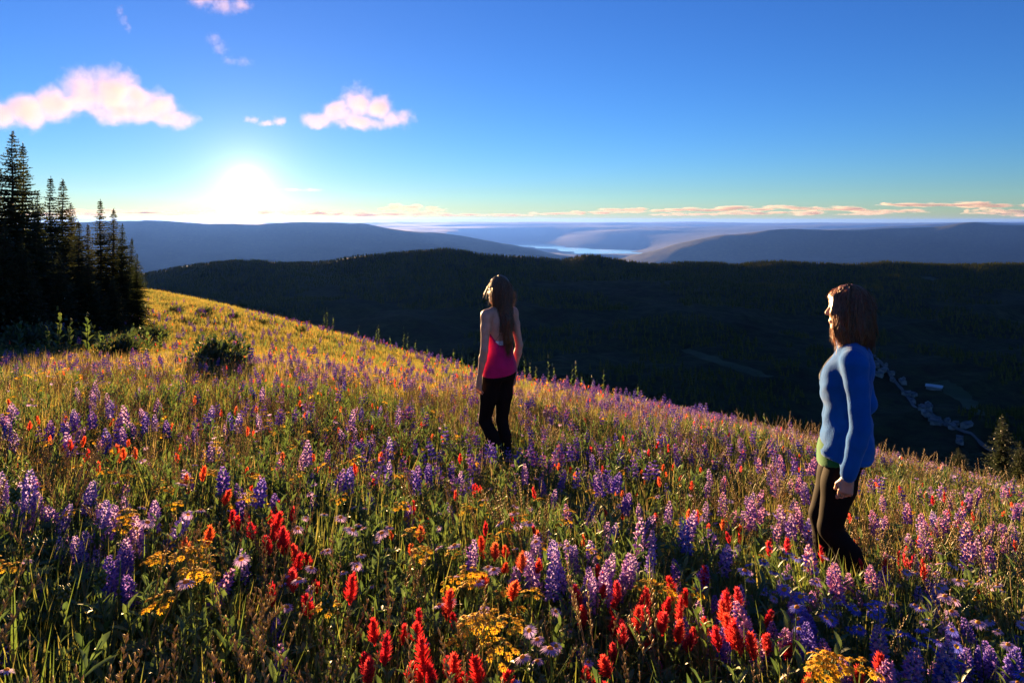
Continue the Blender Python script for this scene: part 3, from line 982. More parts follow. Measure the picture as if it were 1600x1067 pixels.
def stalk_parts(seed, H, n, lw):
    rg = random.Random(seed)
    st, lv, tip = MB(), [], MB()
    pts = [(0.03 * H * math.sin(2 * t + seed), 0.03 * H * t, H * t - 0.03) for t in (0, .25, .5, .75, 1)]
    st.tube(pts, [0.011 * H / .6, 0.01 * H / .6, 0.008 * H / .6, 0.005, 0.002], 5)
    for k in range(n):
        t = 0.08 + 0.86 * k / n
        a = k * 2.4 + rg.uniform(-.3, .3)
        b = MB()
        o = Vector((math.cos(a), math.sin(a), 0))
        L = lw * 2.6 * (1.1 - 0.65 * t) * rg.uniform(.8, 1.15)
        b.blade((0.03 * H * math.sin(2 * t + seed), 0.03 * H * t, H * t), o * (0.75 - .35 * t) + Vector((0, 0, 0.55 + .5 * t)), Vector((-o.y, o.x, 0)), L, lw * (1.05 - 0.5 * t), droop=0.25, seg=4, fold=0.5)
        lv.append(b)
    for k in range(16):
        a = k * 2.4
        tip.octa((0.03 * H * math.sin(2) + .012 * math.cos(a), 0.03 * H + .012 * math.sin(a), H * (1 + 0.006 * k)), (.008, 0, 0), (0, .008, 0), (0, 0, .012))
    return st, lv, tip
def stalk(px, py, d, H, seed, label, group, parts=True, n=12, lw=0.075):
    x, y, _ = ray(px, py, d)
    t = link('leafy_stalk_plant', None, loc=(x, y, g1(x, y)), label=label, cat='plant', group=group)
    t.rotation_euler = (0, 0, seed * 1.9)
    key = (seed % 4, round(H, 2), n, lw)
    if key not in _stk:
        s, l, q = stalk_parts(seed % 4, H, n, lw)
        _stk[key] = (s.mesh('stem', [m_stem], True), [b.mesh('leaf', [m_hell], True) for b in l], q.mesh('flower_bud_tip', [m_hell]))
    s, l, q = _stk[key]
    link('stem', s, t)
    for b in l:
        link('leaf', b, t)
    link('flower_bud_tip', q, t)
_stk = {}
for i, (px, py, d, H) in enumerate([(28, 545, 13.6, .8), (75, 550, 13.2, .75), (92, 548, 13.8, 1.0), (108, 552, 13.4, .8), (136, 550, 13.6, .9), (160, 556, 13.0, .6), (205, 545, 14.5, .7), (232, 548, 15, .6), (60, 560, 12.6, .5), (250, 540, 16, .6)]):
    stalk(px, py, d, H, i, ['broad leaved stalk plant at the left edge under the firs', 'broad leaved plant left of the tallest sunlit stalk', 'tallest sunlit broad leaved stalk at the foot of the firs', 'broad leaved plant right of the tallest sunlit stalk',
          'yellow green stalk plant beside the trunks of the grove', 'low leafy plant in front of the bright green shrub', 'leafy plant right behind the bright green shrub', 'leafy plant at the sunward end of the grove', 'low broad leaved plant in front of the dark firs', 'last leafy plant of the grove border towards the sun'][i],
          'broad leaved plants bordering the firs', lw=0.11)
for i, (px, py, dd, H, lab) in enumerate([(515, 1105, 1.95, .42, 'pale green leafy stalk at the bottom edge left of the red flowers'), (40, 1080, 2.15, .42, 'leafy green stalk in the bottom left corner'), (100, 1120, 1.95, .36, 'second leafy green stalk from the bottom left corner'),
        (165, 1100, 2.05, .38, 'leafy green stalk below the pale lupines lower left'), (18, 1000, 2.6, .42, 'leafy green stalk at the left edge below the lupines'), (255, 1130, 1.9, .3, 'low leafy stalk at the bottom edge left of the dry grasses'), (840, 1130, 1.95, .3, 'low leafy stalk at the bottom edge in the middle'), (1130, 1140, 1.95, .3, 'low leafy stalk at the bottom edge below the violet lupines')]):
    stalk(px, py, dd, H, i + 2, lab, 'leafy stalks in the front', n=22, lw=0.026)
for i, (px, up) in enumerate([(505, 28), (512, 32), (520, 24), (588, 22), (592, 26), (632, 34), (636, 26), (650, 20), (690, 16), (708, 22), (722, 18), (820, 34), (828, 24), (836, 18), (858, 40), (864, 28), (892, 30), (900, 34), (926, 22), (942, 30), (996, 22), (1196, 22), (1000, 14), (560, 16), (610, 14), (668, 16), (740, 20), (910, 18)]):
    d = float(np.interp(px, [e[0] for e in _edge], [e[2] for e in _edge])) * 0.93
    py = float(np.interp(px, [e[0] for e in _edge], [e[1] for e in _edge])) + 4
    H = max(0.3, up / F * d + 0.3)
    near = 'left of the woman in pink' if px < 745 else ('between the two women' if px < 1100 else 'just behind the woman in blue')
    stalk(px, py, d, round(H, 1), i, 'slim green stalk plant on the meadow rim ' + near, 'stalk plants on the meadow rim ' + near, n=9, lw=0.08)
# ------------------------------------------------------------------ wildflowers
def petal(name, cols, trans=0.5, noise=90, var=0.2):
    return leaf_mat(name, cols, trans, noise, gloss=0.02, rough=0.6, var=var)
M = {
    'lup_pale': petal('lupine_pale_petal', [(0.55, 0.36, 0.68), (0.64, 0.42, 0.68), (0.48, 0.36, 0.74)]),
    'lup_violet': petal('lupine_violet_petal', [(0.26, 0.16, 0.58), (0.34, 0.18, 0.56), (0.22, 0.16, 0.6)]),
    'lup_rose': petal('lupine_rose_petal', [(0.62, 0.3, 0.52), (0.54, 0.26, 0.55), (0.68, 0.36, 0.52)]),
    'lup_blue': petal('lupine_blue_petal', [(0.14, 0.10, 0.5), (0.18, 0.12, 0.55)]),
    'red': petal('paintbrush_bract', [(0.62, 0.035, 0.04), (0.5, 0.025, 0.05), (0.66, 0.08, 0.045), (0.58, 0.05, 0.07)]),
    'orange': petal('paintbrush_orange_bract', [(0.68, 0.12, 0.04), (0.62, 0.17, 0.07), (0.68, 0.08, 0.04)]),
    'yellow': petal('yellow_ray', [(0.85, 0.5, 0.025), (0.9, 0.6, 0.04), (0.82, 0.42, 0.02)]),
    'gold': petal('golden_disc', [(0.55, 0.26, 0.02), (0.62, 0.34, 0.03)]),
    'lilac': petal('daisy_lilac_ray', [(0.58, 0.4, 0.78), (0.66, 0.44, 0.76), (0.52, 0.4, 0.8)]),
    'blue': petal('aster_blue_ray', [(0.13, 0.14, 0.72), (0.18, 0.16, 0.76), (0.10, 0.12, 0.66)]),
    'leaf': leaf_mat('meadow_leaf', [(0.07, 0.125, 0.025), (0.11, 0.165, 0.035), (0.085, 0.14, 0.04)], 0.45, 40),
    'grass': leaf_mat('meadow_grass', [(0.10, 0.16, 0.028), (0.16, 0.19, 0.035), (0.22, 0.2, 0.05), (0.11, 0.17, 0.03)], 0.5, 30),
    'straw': leaf_mat('dry_grass', [(0.34, 0.24, 0.09), (0.28, 0.2, 0.08), (0.4, 0.3, 0.13)], 0.4, 60),
    'tuft': leaf_mat('golden_grass', [(0.2, 0.18, 0.035), (0.3, 0.21, 0.05), (0.11, 0.15, 0.03), (0.34, 0.23, 0.06), (0.13, 0.17, 0.035)], 0.5, 12),
}
MATS = list(M.values())
MI = {k: i for i, k in enumerate(M)}
Z = Vector((0, 0, 1))
def radial(a, up=0.0):
    return Vector((math.cos(a), math.sin(a), up))
def curve(h, rg, bend=0.06, n=5, z0=-0.02):
    a, b = rg.uniform(0, 6.28), rg.uniform(0.3, 1) * bend
    return [Vector((math.cos(a) * b * t * t, math.sin(a) * b * t * t, z0 + (h - z0) * t)) for t in [i / n for i in range(n + 1)]]
def at_h(pts, t):
    k = min(int(t * (len(pts) - 1)), len(pts) - 2)
    return pts[k].lerp(pts[k + 1], t * (len(pts) - 1) - k)

def lupine(rg, detail=2, H=0.55, spike=0.2, pc='lup_pale', kc='lup_violet', leaves=5):
    """returns parts {name: [MB, ...]}"""
    pts = curve(H, rg, 0.05)
    st = MB()
    st.tube(pts, [0.0042, 0.004, 0.0036, 0.003, 0.0022, 0.0012], 5 if detail > 1 else 3, MI['leaf'], cap=False)
    sp = MB()
    nw = {2: 12, 1: 8, 0: 5}[detail]
    nf = {2: 7, 1: 5, 0: 4}[detail]
    for i in range(nw):
        t = i / (nw - 1)
        z = H - spike + spike * t
        c = at_h(pts, min(1, z / H))
        r = 0.021 * min(1, (1.12 - t) * 2.2) ** 0.8 + 0.002
        s = (0.0145 * min(1, 0.35 + (1.05 - t) * 1.3)) * (1.0, 1.35, 2.1)[2 - detail]
        for k in range(nf):
            a = 6.283 * (k + 0.5 * (i % 2)) / nf + rg.uniform(-.25, .25)
            o = radial(a)
            sd = Vector((-o.y, o.x, 0))
            p = c + o * r + Z * rg.uniform(-.004, .004)
            tilt = 0.35 + 0.9 * t
            kd = (o * 1.0 + Z * (tilt - .45)).normalized()
            kk = pc if (rg.random() < 0.35) else kc
            sp.octa(p, kd * s, sd * s * 0.42, kd.cross(sd) * s * 0.5, MI[kk])
            if detail > 0:
                b = p + Z * s * .2
                w1, w2 = b + Z * s * 1.0 - sd * s * .75 - o * s * .1, b + Z * s * 1.0 + sd * s * .75 - o * s * .1
                mid = b + Z * s * .75 - o * s * .45
                sp.add([b, w1, mid, w2], [(0, 1, 2), (0, 2, 3)], MI[pc])
    lv = []
    for j in range(leaves):
        b = MB()
        t = 0.08 + 0.55 * j / max(1, leaves)
        q = at_h(pts, t)
        a = j * 2.4 + rg.uniform(-.4, .4)
        o = radial(a)
        L = rg.uniform(.06, .1) * (1.15 - .5 * t)
        hub = q + o * L * .8 + Z * L * .8
        if detail > 1:
            b.tube([q, q + o * L * .45 + Z * L * .35, hub], .0016, 3, MI['leaf'], cap=False)
        nl = 8 if detail > 1 else 5
        for k in range(nl):
            a2 = 6.283 * k / nl
            d = (radial(a2, .55) + o * .25).normalized()
            b.blade(hub, d, d.cross(Z), .05 * rg.uniform(.8, 1.15), .014 * (1 if detail > 1 else 1.5), droop=.2, seg=3 if detail > 1 else 2, m=MI['leaf'], fold=.5 if detail > 1 else 0)
        lv.append(b)
    return {'stem': [st], 'flower_spike': [sp], 'leaf': lv}

def paintbrush(rg, detail=2, H=0.42, head=0.1, c='red'):
    pts = curve(H, rg, 0.06)
    st = MB()
    st.tube(pts, [0.0032, 0.003, 0.0028, 0.0024, 0.002, 0.0012], 5 if detail > 1 else 3, MI['leaf'], cap=False)
    hd = MB()
    n = {2: 44, 1: 22, 0: 10}[detail]
    for k in range(n):
        t = k / (n - 1)
        z = H - head * (1 - t) * 0.92
        p = at_h(pts, min(1, z / H))
        a = k * 2.4 + rg.uniform(-.2, .2)
        op = 0.15 + 0.75 * math.sin(math.pi * (0.12 + 0.8 * t)) * (1.05 - .45 * t)
        d = (radial(a) * op + Z * (0.65 + .5 * t)).normalized()
        sd = Vector((-math.sin(a), math.cos(a), 0))
        L = (0.034 - 0.009 * t) * rg.uniform(.7, 1.25)
        W = 0.011 * (1, 1.5, 2.3)[2 - detail]
        hd.blade(p, d, sd, L, W, droop=-.18 * (1 - t), seg=3 if detail > 1 else 2, m=MI[c], fold=0.45 if detail > 1 else 0,
                 shape=lambda u: 0.55 + 0.75 * u - 1.15 * max(0, u - .55) * 1.9 if u < 1 else 0)
        if detail > 1:
            for sg in (-1, 1):
                d2 = (d + sd * sg * .55).normalized()
                hd.blade(p + d * L * .45, d2, sd, L * .6, W * .45, seg=2, m=MI[c])
    fo = MB()
    for k in range({2: 15, 1: 8, 0: 4}[detail]):
        t = 0.08 + .72 * k / {2: 15, 1: 8, 0: 4}[detail]
        a = k * 2.4
        d = (radial(a) * .6 + Z * .8).normalized()
        fo.blade(at_h(pts, t), d, Vector((-math.sin(a), math.cos(a), 0)), rg.uniform(.045, .07), .009 * (1, 1.3, 2)[2 - detail], droop=.25, seg=3 if detail > 1 else 2, m=MI['leaf'], fold=.4 if detail > 1 else 0)
    return {'stem': [st], 'flower_head': [hd], 'foliage': [fo]}

def ray_head(mb, c, nrm_, r, nray, cr, cd, detail, rg, droop=.15, disc=.32):
    nrm_ = Vector(nrm_).normalized()
    u = nrm_.orthogonal().normalized()
    w = nrm_.cross(u)
    for k in range(nray):
        a = 6.283 * k / nray + rg.uniform(-.06, .06)
        d = u * math.cos(a) + w * math.sin(a)
        L = r * rg.uniform(.85, 1.05)
        base = Vector(c) + d * r * disc * .6
        tip = Vector(c) + d * L - nrm_ * (droop * r * rg.uniform(.4, 1.6))
        sd = nrm_.cross(d)
        wd = 6.283 * r * .62 / nray * .5
        mid = base.lerp(tip, .6) + nrm_ * .05 * r
        mb.add([base - sd * wd * .4, base + sd * wd * .4, mid + sd * wd, tip, mid - sd * wd], [(0, 1, 2, 4), (4, 2, 3)], MI[cr])
    dm = []
    ns = 8 if detail > 1 else 5
    for (rr, hh) in ((disc, -.03), (disc * .8, .12), (disc * .35, .2)):
        for k in range(ns):
            a = 6.283 * k / ns
            dm.append(Vector(c) + (u * math.cos(a) + w * math.sin(a)) * r * rr + nrm_ * r * hh)
    fs = [(i * ns + k, i * ns + (k + 1) % ns, (i + 1) * ns + (k + 1) % ns, (i + 1) * ns + k) for i in range(2) for k in range(ns)] + [tuple(range(2 * ns, 3 * ns))]
    mb.add(dm, fs, MI[cd])

def daisy(rg, detail=2, H=0.42, c='lilac'):
    pts = curve(H, rg, 0.08)
    st = MB()
    st.tube(pts, [.0026, .0025, .0023, .002, .0018, .0016], 4 if detail > 1 else 3, MI['leaf'], cap=False)
    hd = MB()
    a = rg.uniform(0, 6.28)
    ray_head(hd, pts[-1], radial(a) * rg.uniform(.1, .5) + Z, .028, {2: 34, 1: 16, 0: 9}[detail], c, 'gold', detail, rg, droop=.25)
    fo = MB()
    nl = {2: 9, 1: 5, 0: 2}[detail]
    for k in range(nl):
        a = k * 2.4
        fo.blade(at_h(pts, .05 + .6 * k / nl), (radial(a) * .7 + Z * .7), Vector((-math.sin(a), math.cos(a), 0)), rg.uniform(.05, .09), .011 * (1, 1.3, 1.8)[2 - detail], droop=.35, seg=3 if detail > 1 else 2, m=MI['leaf'], fold=.4 if detail > 1 else 0)
    return {'stem': [st], 'flower_head': [hd], 'foliage': [fo]}

def groundsel(rg, detail=2, H=0.42):
    pts = curve(H * .82, rg, 0.05)
    st = MB()
    st.tube(pts, [.0035, .0033, .003, .0028, .0024, .002], 4 if detail > 1 else 3, MI['leaf'], cap=False)
    hs = []
    n = {2: 9, 1: 6, 0: 4}[detail]
    for k in range(n):
        a = k * 2.4
        r = .012 + .034 * math.sqrt(k / n)
        top = pts[-1] + radial(a) * r + Z * (H * .18 - r * .35 + rg.uniform(-.01, .01))
        if detail > 0:
            st.tube([pts[-1], top], .0013, 3, MI['leaf'], cap=False)
        b = MB()
        ray_head(b, top, radial(a) * .35 + Z, .0145 * (1, 1.2, 1.7)[2 - detail], {2: 11, 1: 8, 0: 6}[detail], 'yellow', 'gold', min(detail, 1), rg, droop=.1, disc=.42)
        hs.append(b)
    fo = MB()
    nl = {2: 13, 1: 7, 0: 3}[detail]
    for k in range(nl):
        a = k * 2.4
        t = .05 + .85 * k / nl
        fo.blade(at_h(pts, t), (radial(a) * .75 + Z * .75), Vector((-math.sin(a), math.cos(a), 0)), .09 * (1.1 - .6 * t), .02 * (1.1 - .4 * t), droop=.25, seg=3 if detail > 1 else 2, m=MI['leaf'], fold=.5 if detail > 1 else 0)
    return {'stem': [st], 'flower_head': hs, 'foliage': [fo]}

def pack(parts, name):
    mb = MB()
    for l in parts.values():
        for p in l:
            mb.merge(p)
    return compact(mb, name)
def compact(mb, name):
    used = sorted(set(mb.m))
    mp = {u: i for i, u in enumerate(used)}
    return np_mesh(name, np.array(mb.v), mb.f, [MATS[u] for u in used], [mp[m] for m in mb.m])

KIND = {
    'pale': ('lupine', lambda r, d: lupine(r, d, r.uniform(.46, .54), r.uniform(.13, .18))),
    'violet': ('lupine', lambda r, d: lupine(r, d, r.uniform(.44, .52), r.uniform(.12, .16), 'lup_violet', 'lup_blue')),
    'rose': ('lupine', lambda r, d: lupine(r, d, r.uniform(.44, .52), r.uniform(.12, .16), 'lup_rose', 'lup_violet')),
    'red': ('paintbrush', lambda r, d: paintbrush(r, d, r.uniform(.4, .46), r.uniform(.06, .078), 'red')),
    'orange': ('paintbrush', lambda r, d: paintbrush(r, d, r.uniform(.38, .45), r.uniform(.05, .07), 'orange')),
    'lilac': ('daisy', lambda r, d: daisy(r, d, r.uniform(.44, .52), 'lilac')),
    'blue': ('daisy', lambda r, d: daisy(r, d, r.uniform(.44, .5), 'blue')),
    'yellow': ('groundsel', lambda r, d: groundsel(r, d, r.uniform(.42, .48))),
}
HEADC = {'pale': .43, 'violet': .41, 'rose': .41, 'red': .395, 'orange': .38, 'lilac': .48, 'blue': .47, 'yellow': .43}
NAME = {'lupine': 'lupine', 'paintbrush': 'paintbrush_flower', 'daisy': 'daisy_flower', 'groundsel': 'yellow_groundsel'}
CAT = {'lupine': 'lupine', 'paintbrush': 'wildflower', 'daisy': 'daisy', 'groundsel': 'yellow flower'}
_near, _mid = {}, {}
def near_parts(kind, v):
    k = (kind, v)
    if k not in _near:
        p = KIND[kind][1](random.Random('%s%d' % (kind, v)), 2)
        _near[k] = [(n, compact(b, n)) for n, l in p.items() for b in l]
    return _near[k]
def mid_mesh(kind, v):
    k = (kind, v)
    if k not in _mid:
        _mid[k] = pack(KIND[kind][1](random.Random('%s%d' % (kind, v)), 1), NAME[KIND[kind][0]])
    return _mid[k]
_ys = np.geomspace(1.0, 22, 500)
def solve_depth(px, py, h):
    x = (px - 800) / F * _ys
    f = gfast(x, _ys) + h + (py - HOR) / F * _ys
    k = np.argmax(f > 0)
    return float(_ys[k]) if f[k] > 0 else None
FR = random.Random(77)
_count = {}
def flower(kind, px, py, label, group, sc=None):
    s = sc or (FR.uniform(.62, .92) if KIND[kind][0] == 'lupine' else FR.uniform(.72, 1.05))
    d = solve_depth(px, py, HEADC[kind] * s)
    if d is None or d > 15:
        return
    x = (px - 800) / F * d
    for w in (PL, PR):
        if math.hypot(x - w[0], d - w[1]) < .2:
            return
    z = float(gfast(np.array([x]), np.array([d]))[0])
    v = FR.randrange(4)
    nm = NAME[KIND[kind][0]]
    rot = (FR.gauss(0, .13), FR.gauss(0, .13), FR.uniform(0, 6.28))
    _count[nm] = _count.get(nm, 0) + 1
    if d < 3.0:
        t = link(nm, None, loc=(x, d, z), label=label, cat=CAT[KIND[kind][0]], group=group)
        for n, me in near_parts(kind, v):
            link(n, me, t)
    else:
        t = link(nm, mid_mesh(kind, v), loc=(x, d, z), label=label, cat=CAT[KIND[kind][0]], group=group)
    t.rotation_euler = rot
    t.scale = (s, s, s)

ORD = 'first second third fourth fifth sixth seventh eighth ninth tenth eleventh twelfth thirteenth fourteenth fifteenth sixteenth seventeenth eighteenth nineteenth twentieth twenty-first twenty-second twenty-third twenty-fourth twenty-fifth twenty-sixth twenty-seventh twenty-eighth twenty-ninth thirtieth thirty-first thirty-second thirty-third thirty-fourth'.split()
def clump(kind, pts, label, jx=0, jy=0):
    if len(pts) > 3:
        pts = pts + [(px + FR.choice((-1, 1)) * FR.uniform(6, 16), py + FR.uniform(-12, 14)) for (px, py) in pts[::2]]
    pts = sorted((px + FR.uniform(-jx, jx), py + FR.uniform(-jy, jy)) for (px, py) in pts)
    for i, (px, py) in enumerate(pts):
        flower(kind, px, py, '%s, %s from the left' % (label, ORD[i]), label)
def drift(kind, x0, x1, y0, y1, n, label):
    for _ in range(n):
        flower(kind, FR.uniform(x0, x1), FR.uniform(y0, y1), label, label, FR.uniform(.62, .9))

# one by one, the flowers that stand out
clump('pale', [(118, 772), (136, 765), (150, 800), (128, 820), (160, 838), (140, 850), (172, 862), (150, 880), (195, 800), (213, 790), (205, 830), (225, 815), (190, 872)], 'pale lilac lupine of the tall clump lower left', 5, 4)
clump('violet', [(180, 885), (160, 895), (220, 928)], 'deep violet lupine at the foot of the pale clump lower left')
clump('pale', [(42, 765), (60, 755), (55, 790), (20, 800), (8, 770)], 'pale lupine at the left edge beside the tall lilac clump', 3, 3)
clump('violet', [(345, 768), (362, 776), (392, 765), (505, 752), (518, 760), (650, 735), (660, 748), (925, 718), (945, 757), (952, 748), (962, 770)], 'single deep violet lupine in the mid meadow grass')
clump('pale', [(840, 850), (850, 880), (862, 905), (880, 875), (893, 910), (876, 860), (910, 890), (925, 865), (900, 930), (940, 880), (930, 915), (962, 880), (958, 905), (985, 870)], 'lilac lupine of the big clump behind the crimson flowers', 5, 5)
clump('pale', [(935, 825), (1000, 800), (990, 790), (1010, 815), (1040, 825), (1045, 800), (1020, 850), (1080, 830), (1095, 850), (1092, 815), (1110, 860), (1130, 840)], 'lilac lupine of the clump between the two women', 5, 5)
clump('violet', [(1080, 995), (1122, 985), (1132, 965), (1275, 985), (1268, 1000), (880, 1005), (1065, 890)], 'deep violet lupine among the low red flowers at bottom right')
clump('rose', [(1226, 960), (1242, 975), (1232, 990), (1252, 955), (1215, 985)], 'magenta purple lupine of the tight clump below the woman in blue', 3, 3)
clump('rose', [(1395, 1050), (1405, 1060), (1340, 1052), (1330, 1045), (1455, 1058), (1470, 1062)], 'purple pink lupine along the bottom edge at right', 3, 3)
clump('violet', [(1505, 1050), (1520, 1030), (1535, 1045), (1550, 1015), (1560, 1055), (1590, 1040), (1500, 1020), (1580, 1010)], 'violet lupine in the bottom right corner', 3, 3)
clump('red', [(350, 815), (358, 830), (398, 795), (404, 815), (414, 830), (440, 805), (432, 835), (455, 835), (458, 850), (420, 855), (440, 870), (462, 870)], 'scarlet paintbrush of the red clump left of the daisies', 3, 3)
clump('orange', [(205, 716), (212, 722), (150, 738), (162, 730), (318, 850), (312, 858), (300, 765), (315, 790), (110, 700)], 'orange red paintbrush near the pale lupines lower left', 2, 2)
clump('red', [(515, 872), (522, 880), (515, 935), (430, 935), (460, 920)], 'single dark red paintbrush under the red clump')
clump('red', [(578, 1030), (582, 1040), (606, 998), (628, 1028), (646, 988), (706, 962), (710, 970), (694, 1035), (706, 1048), (716, 1040), (690, 1055), (720, 1060), (774, 1048), (782, 1058), (770, 1064), (905, 1063), (938, 1066)], 'red paintbrush standing along the bottom edge near the middle', 3, 3)
clump('red', [(930, 905), (936, 925), (962, 915), (955, 940), (940, 955), (985, 950), (975, 965), (1005, 945), (1012, 965), (960, 985), (985, 990), (1000, 1000), (1030, 955), (1040, 970), (1056, 980), (1050, 1000), (1066, 990), (945, 1002), (972, 1010), (920, 960), (1100, 995), (1075, 940)], 'crimson paintbrush of the big red clump at bottom centre', 4, 4)
clump('orange', [(766, 895), (774, 905), (822, 890), (818, 905), (762, 848), (768, 858), (655, 850), (662, 858)], 'brick orange paintbrush left of the big lilac clump', 2, 2)
clump('red', [(1156, 945), (1164, 955), (1160, 975), (1172, 1000), (1192, 998), (1200, 1008), (1180, 1015), (1092, 905), (1098, 920), (1150, 1010)], 'red paintbrush beside the magenta lupines', 3, 3)
clump('red', [(1356, 1030), (1366, 1040), (1352, 1045), (1240, 1063), (1170, 845), (1190, 848), (1205, 855), (1380, 890), (1402, 892), (1395, 885), (1428, 880), (1432, 895)], 'bright red paintbrush around the feet of the woman in blue', 3, 3)
clump('yellow', [(240, 862), (255, 885), (275, 892), (262, 872), (318, 868), (328, 880), (310, 880)], 'yellow flower cluster below the pale lupines lower left', 3, 3)
clump('yellow', [(8, 885), (175, 812), (168, 806), (540, 942), (528, 770), (190, 700)], 'single yellow flower cluster in the lower left grass')
clump('yellow', [(650, 862), (660, 870), (698, 878), (712, 880), (760, 938), (768, 945), (792, 940), (798, 955), (788, 972), (802, 965), (745, 1003), (740, 1012), (775, 985)], 'golden flower cluster between the dark gap and the lilac clump', 3, 3)
clump('yellow', [(1008, 908), (1022, 912), (1036, 910), (1284, 1030), (1296, 1040), (1300, 1052), (1288, 1050), (1310, 1045), (1280, 985), (1322, 978)], 'golden flower cluster at bottom right among the blue daisies', 3, 3)
clump('lilac', [(530, 803), (545, 820), (572, 818), (588, 822), (598, 828), (538, 850), (548, 880), (555, 872)], 'lilac daisy of the little group beside the red clump', 2, 2)
clump('lilac', [(355, 880), (270, 795), (262, 790), (300, 745), (478, 800), (490, 806), (478, 880), (465, 895), (500, 885)], 'single lilac daisy in the lower left meadow', 2, 2)
clump('lilac', [(706, 845), (688, 930), (720, 916), (748, 888), (756, 893), (722, 890)], 'lilac daisy beside the golden flower clusters', 2, 2)
clump('lilac', [(790, 798), (806, 806), (832, 808), (856, 820), (890, 845), (868, 840), (850, 968), (842, 985), (862, 990), (874, 978), (856, 1000)], 'lilac daisy around the big lilac lupine clump', 2, 2)
clump('blue', [(1188, 888), (1202, 900), (1216, 898), (1214, 912), (1182, 905), (1238, 878), (1252, 882), (1278, 882), (1288, 880), (1240, 890), (1182, 878), (1200, 915)], 'blue daisy of the patch in front of the woman in blue', 3, 3)
clump('blue', [(1262, 935), (1278, 942), (1290, 948), (1304, 942), (1318, 950), (1330, 945), (1342, 955), (1358, 948), (1370, 958), (1384, 950), (1396, 960), (1408, 956), (1418, 962), (1310, 962), (1290, 962), (1350, 968), (1270, 955), (1390, 972), (1406, 942), (1376, 940)], 'bright blue daisy of the long drift at bottom right', 3, 3)
clump('blue', [(1436, 1018), (1450, 1024), (1464, 1020), (1474, 1030), (1456, 1032), (1444, 992), (1470, 990), (1486, 1000), (1500, 1066), (1440, 1066), (1560, 1066)], 'blue daisy near the violet lupines of the bottom right corner', 3, 3)
clump('lilac', [(1455, 868), (1470, 872), (1486, 880), (1500, 886), (1480, 895), (1496, 870), (1470, 910), (1486, 922), (1540, 955), (1570, 958), (1534, 940), (1590, 915), (1560, 975), (1460, 925)], 'lilac daisy at the right side behind the blue drift', 3, 3)
# drifts in the middle of the meadow
drift('pale', 0, 260, 610, 700, 20, 'pale lupine in the drift below the firs')
drift('violet', 0, 300, 610, 690, 7, 'violet lupine in the drift below the firs')
drift('pale', 300, 640, 610, 760, 24, 'pale lupine of the mauve drift left of the woman in pink')
drift('violet', 300, 640, 620, 760, 7, 'violet lupine of the mauve drift left of the woman in pink')
drift('rose', 1100, 1260, 720, 830, 18, 'rose mauve lupine of the drift left of the woman in blue')
drift('pale', 1100, 1260, 720, 830, 14, 'pale mauve lupine of the drift left of the woman in blue')
drift('rose', 1370, 1600, 770, 880, 30, 'rose mauve lupine of the drift right of the woman in blue')
drift('pale', 1370, 1600, 800, 930, 14, 'pale lupine of the drift right of the woman in blue')
drift('rose', 1270, 1420, 905, 940, 10, 'rose lupine just below the feet of the woman in blue')
drift('orange', 0, 600, 620, 760, 34, 'orange paintbrush dotted over the golden left meadow')
drift('orange', 850, 1260, 700, 850, 26, 'orange paintbrush dotted over the meadow between the women')
drift('red', 1370, 1600, 760, 900, 26, 'red paintbrush dotted over the meadow right of the woman in blue')
drift('red', 620, 900, 700, 830, 12, 'red paintbrush in the grass before the woman in pink')
drift('yellow', 240, 620, 640, 790, 40, 'golden yellow flower of the bright patch left of centre')
drift('yellow', 0, 240, 640, 850, 16, 'golden yellow flower among the lupines at left')
drift('yellow', 700, 1250, 740, 880, 16, 'yellow flower dotted between the two women')
drift('lilac', 650, 1250, 720, 860, 18, 'small lilac daisy dotted between the two women')
drift('lilac', 1100, 1600, 850, 960, 18, 'small lilac daisy dotted over the meadow at right')

drift('rose', 1240, 1400, 868, 905, 9, 'small rose lupine hiding the shoes of the woman in blue')
drift('lilac', 1240, 1400, 870, 905, 7, 'lilac daisy hiding the shoes of the woman in blue')
drift('red', 1250, 1400, 865, 900, 6, 'small red paintbrush hiding the shoes of the woman in blue')
# ------------------------------------------------------------------ grass and the uncounted mass of far flowers
def blades(rg, n, spread, h0, h1, w, mat, seg=3, lean=.35):
    mb = MB()
    for k in range(n):
        a, r = rg.uniform(0, 6.28), spread * math.sqrt(rg.random())
        b = Vector((math.cos(a) * r, math.sin(a) * r, -.02))
        a2 = rg.uniform(0, 6.28)
        d = radial(a2) * rg.uniform(.05, lean) + Z
        mb.blade(b, d, radial(a2 + 1.57), rg.uniform(h0, h1), w * rg.uniform(.7, 1.3), droop=rg.uniform(.05, .4), seg=seg, m=MI[mat], shape=lambda t: (1 - t) ** .6 if t < 1 else 0)
    return mb
def seed_grass(rg):
    mb = MB()
    for k in range(3):
        pts = [p + Vector((rg.uniform(-.04, .04), rg.uniform(-.04, .04), 0)) * 0 for p in curve(rg.uniform(.4, .58), rg, .22, 6)]
        mb.tube(pts, [.0014] * 5 + [.001, .0008], 3, MI['straw'], cap=False)
        for j in range(16):
            t = .72 + .28 * j / 16
            q = at_h(pts, min(.999, t))
            a = j * 2.4
            d = (radial(a) * .5 + Z).normalized()
            mb.octa(q + d * .008, d * .011, d.orthogonal().normalized() * .003, d.cross(d.orthogonal()).normalized() * .003, MI['straw'])
        for j in range(2):
            a = rg.uniform(0, 6.28)
            mb.blade(at_h(pts, .2 + .2 * j), radial(a) * .5 + Z, radial(a + 1.57), .16, .006, droop=.6, seg=4, m=MI['straw'], shape=lambda t: (1 - t) ** .6 if t < 1 else 0)
    return mb
